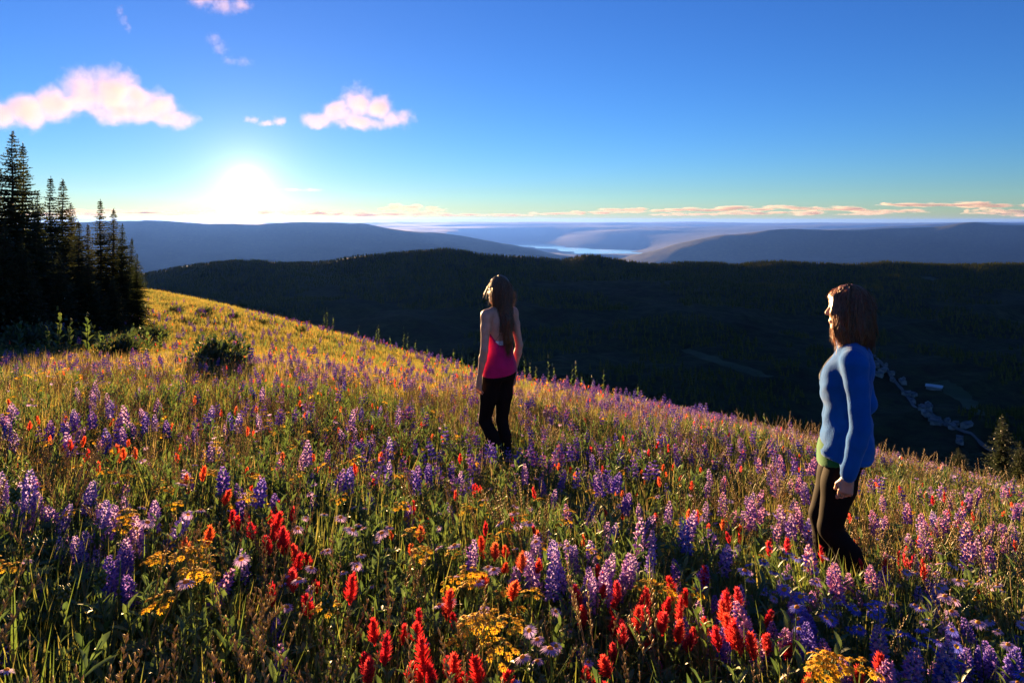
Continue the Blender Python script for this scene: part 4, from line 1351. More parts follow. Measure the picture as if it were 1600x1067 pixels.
def herb(rg, n=18, H=.3):
    mb = MB()
    pts = curve(H, rg, .05)
    mb.tube(pts, [.004, .004, .0035, .003, .0025, .001], 4, MI['leaf'], cap=False)
    for k in range(n):
        t = .05 + .95 * k / n
        a = k * 2.4
        mb.blade(at_h(pts, t * .999), radial(a) * .6 + Z * .8, radial(a + 1.57), rg.uniform(.07, .12) * (1.15 - .5 * t), .02 * (1.1 - .4 * t), droop=.22, seg=3, m=MI['leaf'], fold=.5)
    return mb
PRG = random.Random(5)
P_grass = [compact(blades(PRG, 14, .05, .2, .4, .007, 'grass'), 'grass') for _ in range(4)]
P_straw = [compact(blades(PRG, 12, .06, .22, .42, .006, 'straw'), 'grass') for _ in range(2)]
P_seed = [compact(seed_grass(PRG), 'grass') for _ in range(3)]
P_herb = [compact(herb(PRG, 18, PRG.uniform(.24, .36)), 'herb') for _ in range(3)]
_lf = lambda: pack({k: v for k, v in lupine(PRG, 2, .4, .01, leaves=9).items() if k != 'flower_spike'}, 'herb')
P_palm = [_lf() for _ in range(2)]
P_tuft = [compact(blades(PRG, 30, .16, .2, .4, .012, 'tuft', 2), 'grass') for _ in range(4)]
P_far = [compact(blades(PRG, 46, .34, .22, .42, .024, 'tuft', 2), 'grass') for _ in range(4)]
P_leafy = [compact(blades(PRG, 20, .14, .12, .26, .03, 'leaf', 2, .7), 'herb') for _ in range(3)]
def spots(rgn, n, d0, d1, px0=-170, px1=1770):
    d = np.sqrt(rgn.uniform(d0 * d0, d1 * d1, n))
    x = (rgn.uniform(px0, px1, n) - 800) / F * d
    return x, d
def settle(x, d, keep=None):
    k = np.ones(len(x), bool) if keep is None else keep.copy()
    for w in (PL, PR):
        k &= np.hypot(x - w[0], d - w[1]) > .16
    x, d = x[k], d[k]
    return x, d, np.stack([x, d, gfast(x, d)], 1)
NR = np.random.default_rng(9)
def lay(name, groups, label, cat):
    """groups: list of (protos, x, d, scale lo, hi, tilt)"""
    protos, P, Rt, S, I = [], [], [], [], []
    for (pr, pts, s0, s1, tl) in groups:
        n = len(pts)
        I.append(NR.integers(0, len(pr), n) + len(protos))
        protos += pr
        P.append(pts)
        S.append(NR.uniform(s0, s1, n))
        Rt.append(np.stack([NR.normal(0, tl, n), NR.normal(0, tl, n), NR.uniform(0, 6.28, n)], 1))
    scatter(name, protos, np.concatenate(P), np.concatenate(Rt), np.concatenate(S), np.concatenate(I), label, cat)
def patch(x, d, f, seed, cut):
    return fbm(x * f, d * f, 0, 3, seed) > cut
G = []
x, d = spots(NR, 4800, .75, 3.6); G.append((P_grass, settle(x, d)[2], .8, 1.35, .15))
x, d = spots(NR, 600, .75, 3.6); G.append((P_straw, settle(x, d, patch(x, d, 1.1, 61, -.1))[2], .7, 1.15, .18))
x, d = spots(NR, 6500, 3.4, 13); G.append((P_straw, settle(x, d, patch(x, d, .7, 69, -.2))[2], .8, 1.2, .15))
x, d = spots(NR, 1500, 3.4, 9); G.append((P_seed, settle(x, d, patch(x, d, .7, 70, -.2))[2], .7, 1.0, .15))
x, d = spots(NR, 300, .8, 3.8); G.append((P_seed, settle(x, d, patch(x, d, 1.0, 62, 0))[2], .7, 1.1, .15))
x, d = spots(NR, 11000, 3.4, 9); G.append((P_grass, settle(x, d)[2], .7, 1.2, .15))
x, d = spots(NR, 6000, 3.4, 9.5); G.append((P_tuft, settle(x, d, patch(x, d, .6, 63, .0))[2], .7, 1.1, .12))
x, d = spots(NR, 26000, 8.5, 24); G.append((P_tuft, settle(x, d)[2], .6, 1.12, .12))
x, d = spots(NR, 14000, 60, 92, -170, 700); G.append((P_far, settle(x, d)[2], .8, 1.4, .1))
x, d = spots(NR, 36000, 22, 66); G.append((P_far, settle(x, d)[2], .6, 1.1, .1))
x, d = spots(NR, 140, 2.75, 3.3, 1200, 1420); G.append((P_grass, settle(x, d)[2], 1., 1.5, .12))
lay('grass', G, 'green and golden grass covering the whole sloping meadow', 'grass')
G = []
x, d = spots(NR, 1900, .75, 3.8); G.append((P_herb, settle(x, d)[2], .7, 1.2, .15))
x, d = spots(NR, 900, .75, 4.2); G.append((P_palm, settle(x, d)[2], .7, 1.05, .15))
x, d = spots(NR, 3000, 3.4, 8); G.append((P_herb, settle(x, d, patch(x, d, .8, 65, -.1))[2], .7, 1.2, .15))
x, d = spots(NR, 5000, 3.4, 14); G.append((P_leafy, settle(x, d, patch(x, d, .7, 66, .05))[2], .7, 1.3, .15))
x, d = spots(NR, 9000, 9, 45); G.append((P_leafy, settle(x, d, patch(x, d, .35, 67, .12))[2], 1., 1.9, .15))
lay('meadow_foliage', G, 'dark green leafy herbs between the flowers of the meadow', 'foliage')
def fproto(kind, n=3, det=0):
    return [pack(KIND[kind][1](random.Random('%s-far%d' % (kind, k)), det), kind) for k in range(n)]
def proj(x, d):
    return 800 + F * x / d, HOR - F * gfast(x, d) / d
def field(name, kinds, label, cat):
    G = []
    for (kind, n, d0, d1, dens) in kinds:
        x, d = spots(NR, n, d0, d1)
        px, py = proj(x, d)
        p = dens(px, py, x, d)
        k = NR.random(n) < p
        G.append((fproto(kind, 3, 1 if d1 < 6 else 0), settle(x, d, k)[2], .42 if d1 < 25 else .75, .76 if d1 < 25 else 1.1, .14))
    lay(name, G, label, cat)
def blob(v, lo, hi, s):
    return 1 / (1 + np.exp(-(v - lo) / s)) / (1 + np.exp((v - hi) / s))
nz1 = lambda x, d, f, s: np.clip(.5 + .8 * fbm(x * f, d * f, 0, 3, s), 0, 1)
rightband = lambda px, py, x, d: blob(px, 980, 2200, 110) * nz1(x, d, .5, 71)
leftband = lambda px, py, x, d: blob(px, -400, 720, 60) * blob(py, 585, 900, 14) * nz1(x, d, .5, 72)
centre = lambda px, py, x, d: blob(px, 480, 1300, 60) * blob(py, 610, 900, 10) * nz1(x, d, .6, 73)
slope = lambda k, s: (lambda px, py, x, d: k * blob(px, 150, 1100, 60) * nz1(x, d, .35, s))
near_mix = lambda k, s: (lambda px, py, x, d: k * nz1(x, d, 1.1, s))
field('lupine_field', [('rose', 7000, 5, 20, rightband), ('pale', 3400, 5, 20, rightband), ('pale', 2000, 4, 13, leftband), ('violet', 160, 4, 12, leftband), ('rose', 3000, 4.5, 13, leftband), ('rose', 5000, 5, 16, centre), ('pale', 2200, 4, 12, centre),
      ('violet', 160, 3, 8, centre), ('rose', 3200, 11, 36, slope(.5, 77)), ('pale', 1600, 11, 30, slope(.5, 78)), ('pale', 260, 1.2, 4.5, near_mix(.5, 74)), ('rose', 340, 1.6, 5, near_mix(.5, 76)), ('violet', 70, 1.2, 4, near_mix(.4, 75))],
      'mass of small mauve lupines spread far over the meadow', 'lupines')
field('paintbrush_field', [('orange', 4200, 4, 18, lambda px, py, x, d: .55 * nz1(x, d, .6, 81) * blob(py, 560, 1000, 20)), ('red', 2600, 3, 14, lambda px, py, x, d: .5 * blob(px, 700, 2000, 80) * nz1(x, d, .6, 82)), ('orange', 140, 1.3, 4, near_mix(.5, 83)), ('orange', 1800, 11, 34, slope(.5, 80)), ('red', 160, 1.3, 4.5, near_mix(.5, 84))],
      'small red and orange paintbrushes dotted far over the meadow', 'wildflowers')
field('yellow_flower_field', [('yellow', 5600, 3.2, 15, lambda px, py, x, d: .6 * blob(px, -200, 760, 60) * nz1(x, d, .6, 85)), ('yellow', 3000, 3.2, 18, lambda px, py, x, d: .4 * nz1(x, d, .5, 86)), ('yellow', 320, 1.2, 4, near_mix(.5, 87)), ('yellow', 3000, 12, 36, slope(.5, 79))],
      'small yellow flowers spread far over the golden part of the meadow', 'yellow flowers')
field('daisy_field', [('lilac', 3600, 2.5, 12, lambda px, py, x, d: .5 * nz1(x, d, .7, 88)), ('lilac', 420, 1.2, 4.5, near_mix(.5, 89)), ('blue', 300, 1.2, 4.5, lambda px, py, x, d: .6 * blob(px, 1000, 1700, 80) * nz1(x, d, 1.0, 90))], 'small lilac daisies spread through the meadow grass', 'daisies')
print('FLOWERS', _count)
# ------------------------------------------------------------------ the two walkers
def cloth_mat(name, col, rough=0.9, weave=260.0, bump=0.25, sheen=0.3):
    m, nt, out = new_mat(name)
    L = nt.links
    tc = N(nt, 'ShaderNodeTexCoord')
    nz = N(nt, 'ShaderNodeTexNoise'); nz.inputs['Scale'].default_value = weave; nz.inputs['Detail'].default_value = 2
    n2 = N(nt, 'ShaderNodeTexNoise'); n2.inputs['Scale'].default_value = 7; n2.inputs['Detail'].default_value = 3
    L.new(tc.outputs['Object'], nz.inputs['Vector']); L.new(tc.outputs['Object'], n2.inputs['Vector'])
    c = ramp(nt, n2.outputs['Fac'], [(0.3, tuple(x * 0.78 for x in col)), (0.7, tuple(min(1, x * 1.2) for x in col))])
    p = N(nt, 'ShaderNodeBsdfPrincipled')
    L.new(c, p.inputs['Base Color'])
    p.inputs['Roughness'].default_value = rough
    p.inputs['Specular IOR Level'].default_value = 0.06
    p.inputs['Sheen Weight'].default_value = sheen
    p.inputs['Sheen Roughness'].default_value = 0.4
    b = N(nt, 'ShaderNodeBump'); b.inputs['Strength'].default_value = bump; b.inputs['Distance'].default_value = 0.003
    L.new(nz.outputs['Fac'], b.inputs['Height']); L.new(b.outputs[0], p.inputs['Normal'])
    L.new(p.outputs[0], out.inputs['Surface'])
    return m
def skin_mat():
    m, nt, out = new_mat('skin')
    L = nt.links
    tc = N(nt, 'ShaderNodeTexCoord')
    nz = N(nt, 'ShaderNodeTexNoise'); nz.inputs['Scale'].default_value = 22; nz.inputs['Detail'].default_value = 4
    L.new(tc.outputs['Object'], nz.inputs['Vector'])
    c = ramp(nt, nz.outputs['Fac'], [(0.3, (0.46, 0.25, 0.17)), (0.7, (0.56, 0.33, 0.24))])
    p = N(nt, 'ShaderNodeBsdfPrincipled')
    L.new(c, p.inputs['Base Color'])
    p.inputs['Roughness'].default_value = 0.5
    p.inputs['Subsurface Weight'].default_value = 0.15
    p.inputs['Subsurface Radius'].default_value = (0.02, 0.008, 0.004)
    L.new(p.outputs[0], out.inputs['Surface'])
    return m
def hair_mat(name, dark, light):
    m, nt, out = new_mat(name)
    L = nt.links
    tc = N(nt, 'ShaderNodeTexCoord')
    mp = N(nt, 'ShaderNodeMapping'); mp.inputs['Scale'].default_value = (130, 130, 7)
    L.new(tc.outputs['Object'], mp.inputs['Vector'])
    nz = N(nt, 'ShaderNodeTexNoise'); nz.inputs['Scale'].default_value = 1.0; nz.inputs['Detail'].default_value = 3
    L.new(mp.outputs[0], nz.inputs['Vector'])
    c = ramp(nt, nz.outputs['Fac'], [(0.3, dark), (0.7, light)])
    p = N(nt, 'ShaderNodeBsdfPrincipled')
    L.new(c, p.inputs['Base Color'])
    p.inputs['Roughness'].default_value = 0.42
    p.inputs['Specular IOR Level'].default_value = 0.4
    b = N(nt, 'ShaderNodeBump'); b.inputs['Strength'].default_value = 0.7; b.inputs['Distance'].default_value = 0.006
    L.new(nz.outputs['Fac'], b.inputs['Height']); L.new(b.outputs[0], p.inputs['Normal'])
    L.new(p.outputs[0], out.inputs['Surface'])
    return m
m_skin = skin_mat()
m_eye = solid_mat('eye_white', [(0.7, 0.68, 0.65), (0.75, 0.72, 0.7)], rough=0.2)
m_iris = solid_mat('iris', [(0.06, 0.035, 0.02), (0.09, 0.05, 0.03)], rough=0.15)
m_shoe = cloth_mat('shoe_fabric', (0.03, 0.03, 0.035), 0.7)
m_sole = solid_mat('shoe_sole', [(0.25, 0.25, 0.25), (0.3, 0.3, 0.3)], rough=0.8)
m_lips = solid_mat('lips', [(0.42, 0.13, 0.12), (0.46, 0.16, 0.14)], rough=0.45)
m_black = cloth_mat('black_leggings', (0.009, 0.007, 0.007), 0.8, sheen=0.0)

def torso_field(f, D, tab, k=0.02, grow=0.0):
    tab = np.array(tab)
    sl, (x, y, z) = f.box((-.35, -.32, tab[0, 0] - .06), (.35, .32, tab[-1, 0] + .06))
    zz = np.clip(z, tab[0, 0], tab[-1, 0])
    a, b, yc = (np.interp(zz, tab[:, 0], tab[:, i]) for i in (1, 2, 3))
    a, b = a + grow, b + grow
    d = (np.sqrt((x / a) ** 2 + ((y - yc) / b) ** 2) - 1) * np.minimum(a, b)
    ov = np.abs(z - zz)
    d = np.where(ov > 0, np.sqrt(np.maximum(d, 0) ** 2 + ov ** 2) + np.minimum(d, 0) * 0, d)
    D[sl] = smin(D[sl], d, k)

def lerp3(a, b, t):
    return tuple(a[i] + (b[i] - a[i]) * t for i in range(3))
def hand_field(f, D, wrist, dirv, palm_n, side, curl0=0.5):
    """palm, four fingers of different length bent at the knuckles, a thumb from the side of the palm near its base"""
    w, d, n = Vector(wrist), Vector(dirv).normalized(), Vector(palm_n).normalized()
    s = d.cross(n).normalized() * side          # towards the thumb
    f.cone(D, w, w + d * .03, .021, .025, .012)
    for o in (-.024, -.008, .008, .024):
        f.cone(D, w + d * .02 + s * o * .7, w + d * .082 + s * o, .0145, .0115, .01)
    for o, L, curl in ((.03, .068, curl0 * .7), (.0105, .078, curl0 * .95), (-.0095, .072, curl0 * 1.15), (-.028, .056, curl0 * 1.4)):
        p = w + d * .082 + s * o
        q = p + (d * math.cos(curl) + n * math.sin(curl)) * L * .45
        r = q + (d * math.cos(curl * 1.9) + n * math.sin(curl * 1.9)) * L * .32
        e = r + (d * math.cos(curl * 2.6) + n * math.sin(curl * 2.6)) * L * .26
        f.cone(D, p, q, .0085, .0078, .002); f.cone(D, q, r, .0078, .007, .002); f.cone(D, r, e, .007, .006, .002)
    p = w + d * .028 + s * .02
    q = p + (d * .75 + s * .55 + n * .35).normalized() * .042
    e = q + (d * .95 + s * .12 + n * .35).normalized() * .034
    f.cone(D, p, q, .0135, .0105, .008); f.cone(D, q, e, .0105, .0082, .003)

def make_person(name, label, loc, rotz, S):
    root = link('person', None, loc=loc, label=label, cat='person', group='walkers on the meadow')
    root.rotation_euler = (0, 0, rotz)
    h = 0.0062
    f = Field((-.36, -.42, -.02), (.36, .42, 1.72), h)
    x, y, z = f.grid()
    torso, legs, arms, head, feet = (f.empty() for _ in range(5))
    torso_field(f, torso, S['torso'])
    for s in (-1, 1):
        f.ball(torso, (s * .075, -.045 + S['hipy'], .9), (.08, .06, .086), .03)
        f.ball(torso, (s * .06, .066 + S['chesty'], 1.2), (.058, .04, .055), .03)
    for L in S['legs']:
        hip, knee, ank, toe = L
        mid = lerp3(hip, knee, .45)
        f.cone(legs, hip, mid, .087, .078, .03); f.cone(legs, mid, knee, .078, .053, .03)
        calf = lerp3(knee, ank, .32)
        back = Vector((0, -.014, 0))
        f.cone(legs, knee, Vector(calf) + back, .052, .055, .02); f.cone(legs, Vector(calf) + back, ank, .055, .034, .02)
        heel = Vector(ank) + Vector((0, -.03, -.045))
        f.cone(feet, ank, heel, .034, .032, .02); f.cone(feet, ank, toe, .034, .026, .02); f.cone(feet, heel, toe, .03, .028, .03)
    for A in S['arms']:
        sh, el, wr, hd_, pn, sd, cu = A
        f.cone(arms, sh, lerp3(sh, el, .35), .047, .044, .02); f.cone(arms, lerp3(sh, el, .35), el, .044, .034, .02)
        f.cone(arms, el, lerp3(el, wr, .3), .034, .036, .015); f.cone(arms, lerp3(el, wr, .3), wr, .036, .0215, .015)
    # shoulders
    for s, A in zip((-1, 1), S['arms']):
        f.cone(torso, (s * .05, A[0][1] + .005, A[0][2] + .035), A[0], .042, .048, .04)
    # head, turned on the neck
    hy = S['heady']
    ca, sa = math.cos(S['yaw']), math.sin(S['yaw'])
    Mh = ((ca, sa, 0), (-sa, ca, 0), (0, 0, 1))
    def hp(px, py, pz):
        return (px * ca - py * sa + S.get('headx', 0), px * sa + py * ca + hy, pz)
    f.cone(head, (0, S['necky'], 1.36), hp(0, -.012, 1.49), .05, .047, .02)
    f.ball(head, hp(0, -.008, 1.572), (.073, .092, .088), .02, Mh)
    f.ball(head, hp(0, .034, 1.515), (.058, .058, .072), .025, Mh)
    f.ball(head, hp(0, .068, 1.457), (.022, .02, .018), .02, Mh)
    f.cone(head, hp(-.05, .005, 1.49), hp(-.018, .066, 1.458), .018, .014, .02); f.cone(head, hp(.05, .005, 1.49), hp(.018, .066, 1.458), .018, .014, .02)
    f.cone(head, hp(0, .084, 1.562), hp(0, .106, 1.524), .0075, .0115, .012)
    f.ball(head, hp(-.01, .094, 1.52), (.008, .009, .007), .006, Mh); f.ball(head, hp(.01, .094, 1.52), (.008, .009, .007), .006, Mh)
    f.ball(head, hp(0, .082, 1.585), (.045, .012, .012), .02, Mh)
    for s in (-1, 1):
        f.ball(head, hp(s * .031, .093, 1.558), (.015, .014, .0105), .008, Mh, sub=True)
        f.ball(head, hp(s * .074, -.008, 1.54), (.012, .02, .03), .006, Mh)
        f.ball(head, hp(s * .036, .064, 1.522), (.022, .022, .02), .02, Mh)
    f.ball(head, hp(0, .089, 1.489), (.022, .01, .0055), .006, Mh); f.ball(head, hp(0, .087, 1.479), (.019, .01, .006), .006, Mh)
    hands = f.empty()
    for A in S['arms']:
        hand_field(f, hands, A[2], A[3], A[4], A[5], A[6])
    body = smin(smin(torso, legs, .035), arms, .03)
    body = smin(smin(body, feet, .015), smin(hands, head, .02), .018)
    link('body', f.mesh('body', body, [m_skin]), root)
    # eyes and lips
    for s in (-1, 1):
        e = MB()
        c = Vector(hp(s * .031, .078, 1.558))
        n = 10
        vs_, fs = [], []
        for i in range(7):
            for k in range(n):
                a, b = math.pi * i / 6, 2 * math.pi * k / n
                vs_.append(c + Vector(hp(0, 0, 0)) * 0 + Vector((math.sin(a) * math.cos(b), math.sin(a) * math.sin(b), math.cos(a))) * .0125)
        for i in range(6):
            for k in range(n):
                fs.append((i * n + k, i * n + (k + 1) % n, (i + 1) * n + (k + 1) % n, (i + 1) * n + k))
        e.add(vs_, fs, 0)
        fw = Vector((-sa, ca, 0))
        e.octa(c + fw * .0115, Vector((ca, sa, 0)) * .006, Z * .006, fw * .002, 1)
        link('eye', e.mesh('eye', [m_eye, m_iris], True), root)
    # clothes
    S['clothes'](f, root, dict(torso=torso, legs=legs, arms=arms, feet=feet, x=x, y=y, z=z, hp=hp, Mh=Mh))
    # shoes
    for i, L in enumerate(S['legs']):
        ank, toe = Vector(L[2]), Vector(L[3])
        D = f.empty()
        heel = ank + Vector((0, -.034, -.05))
        f.cone(D, ank + Vector((0, 0, .03)), heel, .04, .038, .02); f.cone(D, ank, toe, .04, .031, .02); f.cone(D, heel, toe + Vector((0, .01, -.004)), .036, .033, .03)
        D = np.maximum(D, z - (ank.z + .045))
        link('shoe', f.mesh('shoe', D, [m_shoe]), root)
    return root

def hair_mesh(f, D, x, y, z, cx, cy, amp, freq, seed):
    th = np.arctan2(y - cy, x - cx)
    r = np.hypot(x - cx, y - cy)
    wav = 0.12 * np.sin(z * 26 + 3 * vnoise(th * 2, z * 3, 0, seed + 5))
    g = vnoise((th + wav) * freq, z * 3.0 + 0 * th, r * 5, seed) + 0.6 * vnoise((th + wav) * freq * 2.2, z * 5 + 0 * th, r * 5, seed + 1)
    return D + amp * g
def strands(root, mat, me, rg, n, length, r0, zmax, face=None):
    """single strands lying on and hanging off the hair's surface"""
    nv = len(me.vertices)
    mb = MB()
    made = 0
    while made < n:
        v = me.vertices[rg.randrange(nv)]
        if v.co.z > zmax or (face and face(v.co)):
            continue
        nn = v.normal.copy()
        tan = Vector((0, 0, -1)) - nn * (-nn.z)
        if tan.length < .25:
            tan = Vector((nn.x, nn.y, -.6))
        tan.normalize()
        L = length * rg.uniform(.4, 1.2)
        ph, am = rg.uniform(0, 6.28), rg.uniform(.002, .007)
        sd = nn.cross(tan)
        p = v.co.copy() + nn * rg.uniform(-.001, .004)
        pts = []
        for k in range(6):
            t = k / 5
            pts.append(p + sd * am * math.sin(ph + t * 5) + nn * (.003 * t + rg.uniform(0, .002)))
            d = (tan * (1 - .55 * t) + Vector((0, 0, -1)) * .55 * t).normalized()
            p = p + d * L / 5
        mb.tube(pts, [r0 * .6, r0, r0, r0 * .9, r0 * .7, r0 * .25], 3, cap=False)
        made += 1
    o = link('hair_strands', mb.mesh('hair_strands', [mat]), root)
    o['kind'] = 'stuff'

def clothes_pink(f, root, q):
    x, y, z, hp, Mh = q['x'], q['y'], q['z'], q['hp'], q['Mh']
    low = smin(q['legs'], np.where(z < 1.04, q['torso'], 0.25), .03)
    link('leggings', f.mesh('leggings', np.maximum(np.maximum(low - .006, z - 1.0), .13 - z), [m_black]), root)
    m = cloth_mat('pink_tank', (0.52, 0.014, 0.11), 0.8)
    T0 = f.empty()
    torso_field(f, T0, [(.86, .17, .15, -.012), (.95, .158, .142, -.01), (1.03, .135, .118, -.004), (1.1, .128, .104, .0)], .02)
    T = smin(q['torso'], T0, .02) - .009 - .006 * vnoise(x * 14, y * 14, z * 9, 3) * np.clip((1.15 - z) * 5, 0, 1) + .006 * np.clip(.3 - np.abs(vnoise(x * 9 + z * 5, y * 9, z * 12, 4)), 0, 1)
    back = np.clip((-y) * 12, 0, 1)
    top = 1.25 - .13 * back
    hem = .885 + .02 * x / .16
    tank = np.maximum(np.maximum(T, z - top), hem - z)
    for s in (-1, 1):
        st = f.empty()
        pts = [(s * .07, .085, 1.23), (s * .078, .055, 1.345), (s * .075, .0, 1.408), (s * .05, -.07, 1.35), (s * .02, -.1, 1.22), (s * .015, -.105, 1.1)]
        for a, b in zip(pts[:-1], pts[1:]):
            f.cone(st, a, b, .011, .011, .004)
        tank = smin(tank, st, .006)
    link('tank_top', f.mesh('tank_top', tank, [m]), root)
    mw = cloth_mat('white_band', (0.72, 0.74, 0.8), 0.8)
    band = np.maximum(np.maximum(q['torso'] - .006, z - 1.155), 1.08 - z)
    link('bra_band', f.mesh('bra_band', band, [mw]), root)
    H = f.empty()
    f.ball(H, hp(0, -.014, 1.582), (.083, .1, .092), .02, Mh)
    f.ball(H, hp(0, -.06, 1.52), (.08, .062, .11), .03, Mh)
    for s in (-1, 1):
        f.ball(H, hp(s * .072, -.005, 1.5), (.022, .05, .11), .025, Mh)
    f.cone(H, hp(0, -.06, 1.5), (.0, -.104, 1.32), .072, .054, .03)
    f.cone(H, (.0, -.108, 1.33), (.005, -.112, 1.16), .052, .042, .03)
    f.cone(H, (.005, -.118, 1.17), (.008, -.11, 1.05), .042, .014, .02)
    f.cone(H, hp(.045, -.05, 1.46), (.06, -.09, 1.2), .036, .018, .02)
    f.cone(H, hp(-.045, -.05, 1.46), (-.055, -.09, 1.24), .036, .018, .02)
    f.ball(H, hp(0, .105, 1.515), (.058, .062, .085), .02, Mh, sub=True)
    # flatten against the back
    H = hair_mesh(f, H, x, y, z, 0, .02, .006, 9, 21)
    mh = hair_mat('brown_hair', (0.05, 0.026, 0.012), (0.2, 0.1, 0.042))
    ho = link('hair', f.mesh('hair', H, [mh], relax=0), root)
    strands(ho, leaf_mat('brown_hair_strand', [(0.16, 0.08, 0.035)], .35, 60, .08, .35), ho.data, random.Random(4), 1300, .16, .0010, 1.64, lambda c: (c - Vector(hp(0, .1, 1.54))).length < .1)

def clothes_blue(f, root, q):
    x, y, z, hp, Mh = q['x'], q['y'], q['z'], q['hp'], q['Mh']
    low = smin(q['legs'], np.where(z < 1.0, q['torso'], 0.25), .03)
    link('leggings', f.mesh('leggings', np.maximum(np.maximum(low - .006, z - .96), .13 - z), [m_black]), root)
    mj = cloth_mat('blue_fleece', (0.006, 0.105, 0.36), 0.95, weave=180, bump=0.7, sheen=0.22)
    J = f.empty()
    torso_field(f, J, [(.80, .176, .126, .0), (.88, .174, .124, .002), (.96, .166, .12, .004), (1.05, .156, .117, .004), (1.13, .152, .116, .002), (1.21, .152, .114, -.004), (1.28, .15, .104, -.022), (1.34, .128, .088, -.03), (1.37, .08, .07, -.02)], .02)
    f.ball(J, (0, .045, 1.17), (.12, .08, .12), .06)
    hem = .835 - .012 * np.clip(-y * 8, -1, 1)
    fold = fbm(x * 9, y * 9, z * 16 + x * 6, 2, 31)
    J = smin(smin(J, low - .015, .02), q['torso'] - .013, .02)
    wr_ = np.sin(z * 60 + 20 * y + 6 * vnoise(x * 6, y * 6, z * 5, 8)) * np.clip(vnoise(x * 4, y * 4, z * 3, 12) + .1, 0, 1)
    rdg = np.abs(vnoise(x * 11 + z * 4, y * 11, z * 7, 44)) + .5 * np.abs(vnoise(x * 23, y * 23 + z * 9, z * 15, 45))
    J = np.maximum(J - .006 * fold - .004 * wr_ + .009 * np.clip(.35 - rdg, 0, 1), hem - z)
    Aj = f.empty()
    for s, A in zip((-1, 1), S_BLUE['arms']):
        sh, el, wr = A[0], A[1], A[2]
        f.cone(Aj, (s * .05, -.03, 1.345), sh, .05, .052, .04)
        f.cone(Aj, sh, el, .053, .048, .025); f.cone(Aj, el, lerp3(el, wr, .85), .05, .036, .02)
        f.cone(Aj, lerp3(el, wr, .85), wr, .037, .034, .008)
    Aj = Aj - .005 * fold + .009 * np.clip(.35 - rdg, 0, 1) - .004 * np.sin(z * 80 + 5 * vnoise(x * 8, y * 8, z * 5, 8)) * np.clip(vnoise(x * 5, y * 5, z * 4, 9) + .2, 0, 1)
    J = smin(J, smin(Aj, q['arms'] - .012, .01), .03)
    jk = link('jacket', f.mesh('jacket', J, [mj]), root)
    for A in S_BLUE['arms']:
        K_ = f.empty()
        f.cone(K_, lerp3(A[1], A[2], .86), lerp3(A[1], A[2], .99), .041, .038, .002)
        link('cuff', f.mesh('cuff', K_, [mj]), jk)
    link('hem_band', f.mesh('hem_band', np.maximum(np.maximum(J - .004, np.abs(z - hem - .014) - .014), np.abs(x) - .172), [mj]), jk)
    C = f.empty()
    f.cone(C, (0, -.02, 1.34), (0, .0, 1.425), .074, .06, .01)
    C = np.maximum(C, (z - 1.418) + .25 * (y - .0))
    Cin = f.empty()
    f.cone(Cin, (0, -.02, 1.36), (0, .0, 1.46), .058, .05, .01)
    C = np.maximum(C, -(Cin - .003))
    link('collar', f.mesh('collar', C, [cloth_mat('dark_blue_collar', (0.03, 0.06, 0.22), 0.9)]), jk)
    zp = MB()
    ix = int(np.argmin(np.abs(f.ax[0])))
    zpts = []
    for zz_ in np.linspace(1.36, 1.19, 9):
        iz = int(np.argmin(np.abs(f.ax[2] - zz_)))
        yy = f.ax[1][np.max(np.where(J[ix, :, iz] < 0)[0])]
        zpts.append((0, yy + .004, zz_))
    zp.tube(zpts, .004, 4)
    link('zip', zp.mesh('zip', [m_sole]), jk)
    T2 = f.empty()
    torso_field(f, T2, [(.76, .176, .142, .012), (.86, .172, .145, .008), (.93, .16, .135, .0)], .02)
    T2 = np.maximum(T2, (.825 + .035 * np.clip(-y * 8, -1, 1)) - z)
    link('green_shirt', f.mesh('green_shirt', np.maximum(T2, z - .9), [cloth_mat('green_shirt', (0.012, 0.13, 0.035), 0.85)]), root)
    H = f.empty()
    f.ball(H, hp(0, -.012, 1.572), (.084, .102, .098), .02, Mh)
    f.ball(H, hp(0, -.062, 1.49), (.088, .062, .125), .03, Mh)
    f.ball(H, hp(0, -.07, 1.435), (.08, .046, .072), .03, Mh)
    for s in (-1, 1):
        f.ball(H, hp(s * .076, .004, 1.475), (.028, .062, .12), .025, Mh)
        f.cone(H, hp(s * .04, .068, 1.6), hp(s * .066, .062, 1.53), .022, .021, .03); f.cone(H, hp(s * .068, .066, 1.53), hp(s * .07, .06, 1.42), .022, .013, .02)
        f.cone(H, hp(s * .07, -.04, 1.45), hp(s * .078, -.05, 1.385), .032, .016, .02)
    f.ball(H, hp(0, .125, 1.505), (.046, .062, .095), .012, Mh, sub=True)
    H = hair_mesh(f, H, x, y, z, 0, .0, .0095, 8, 51)
    mh = hair_mat('auburn_hair', (0.06, 0.02, 0.008), (0.32, 0.11, 0.038))
    ho = link('hair', f.mesh('hair', H, [mh], relax=0), root)
    strands(ho, leaf_mat('auburn_hair_strand', [(0.34, 0.12, 0.045)], .35, 60, .08, .35), ho.data, random.Random(8), 1600, .075, .0011, 1.65, lambda c: (c - Vector(hp(0, .11, 1.55))).length < .105)

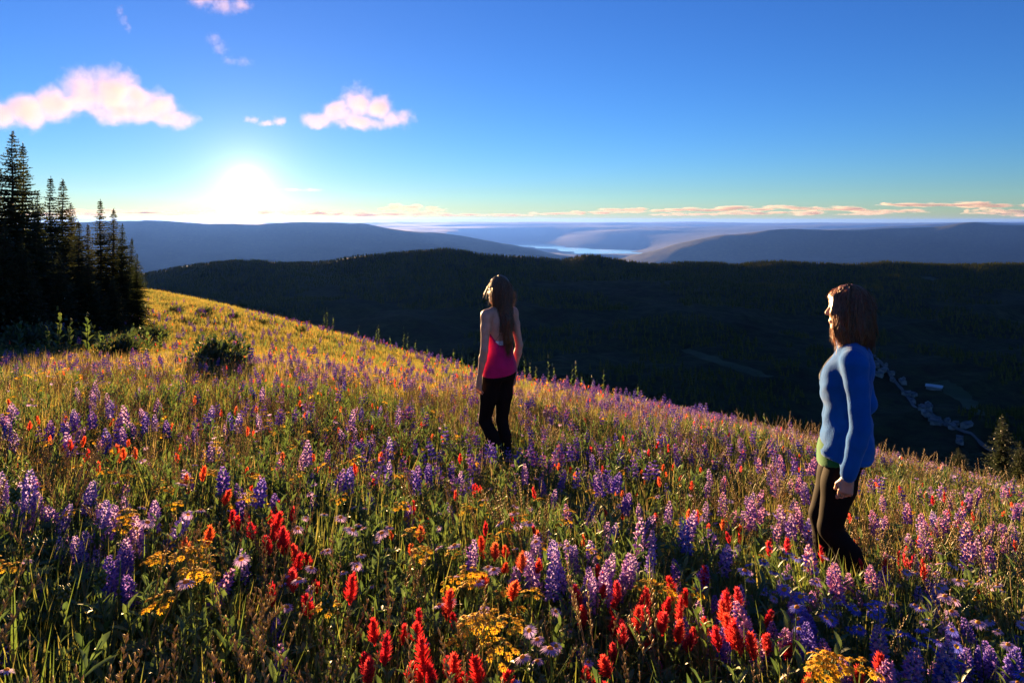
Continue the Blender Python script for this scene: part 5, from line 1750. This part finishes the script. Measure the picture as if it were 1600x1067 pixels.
S_PINK = dict(
    torso=[(.84, .15, .105, .0), (.9, .158, .112, -.005), (.97, .146, .105, .0), (1.06, .118, .09, .0), (1.14, .122, .095, .0), (1.22, .138, .102, .0), (1.3, .145, .088, -.01), (1.36, .11, .065, -.015), (1.4, .06, .05, -.01)],
    hipy=0.0, chesty=0.0, necky=-.01, heady=.005, yaw=R(28),
    legs=[((-.08, .0, .88), (-.085, .11, .49), (-.075, -.17, .14), (-.08, -.08, .05)), ((.08, .0, .88), (.075, .04, .48), (.05, -.07, .085), (.06, .08, .03))],
    arms=[((-.172, -.012, 1.355), (-.222, -.04, 1.09), (-.222, .03, .865), (.0, .12, -1), (1, .1, 0), -1, .32), ((.172, -.012, 1.355), (.222, -.05, 1.09), (.218, .015, .865), (.0, .12, -1), (-1, .1, 0), 1, .35)],
    clothes=clothes_pink)
S_BLUE = dict(
    torso=[(.84, .15, .108, .0), (.9, .158, .115, .0), (.97, .148, .106, .0), (1.05, .122, .092, .0), (1.13, .126, .096, .0), (1.2, .14, .105, -.01), (1.28, .145, .088, -.03), (1.34, .11, .065, -.035), (1.39, .06, .05, -.025)],
    hipy=0.0, chesty=0.0, necky=-.025, heady=-.005, yaw=R(3),
    legs=[((-.078, .005, .88), (-.08, .085, .49), (-.075, -.17, .13), (-.075, -.07, .03)), ((.078, .005, .88), (.075, .135, .49), (.07, .10, .085), (.075, .26, .03))],
    arms=[((-.168, -.035, 1.315), (-.212, -.062, 1.03), (-.204, -.005, .80), (.03, .15, -1), (1, .1, .0), -1, .6), ((.172, -.045, 1.315), (.215, -.1, 1.05), (.2, .05, .83), (-.05, .35, -1), (-1, .1, 0), 1, .6)],
    clothes=clothes_blue)
make_person('person', 'woman with long brown hair in a pink tank top, seen from behind', (PL[0], PL[1], g1(*PL)), R(42), S_PINK).scale = (.82, .88, .99)
make_person('person', 'woman in a blue fleece and black leggings with a reddish bob, in profile', (PR[0], PR[1], g1(*PR)), R(64), S_BLUE).scale = (.94, .9, 1.0)
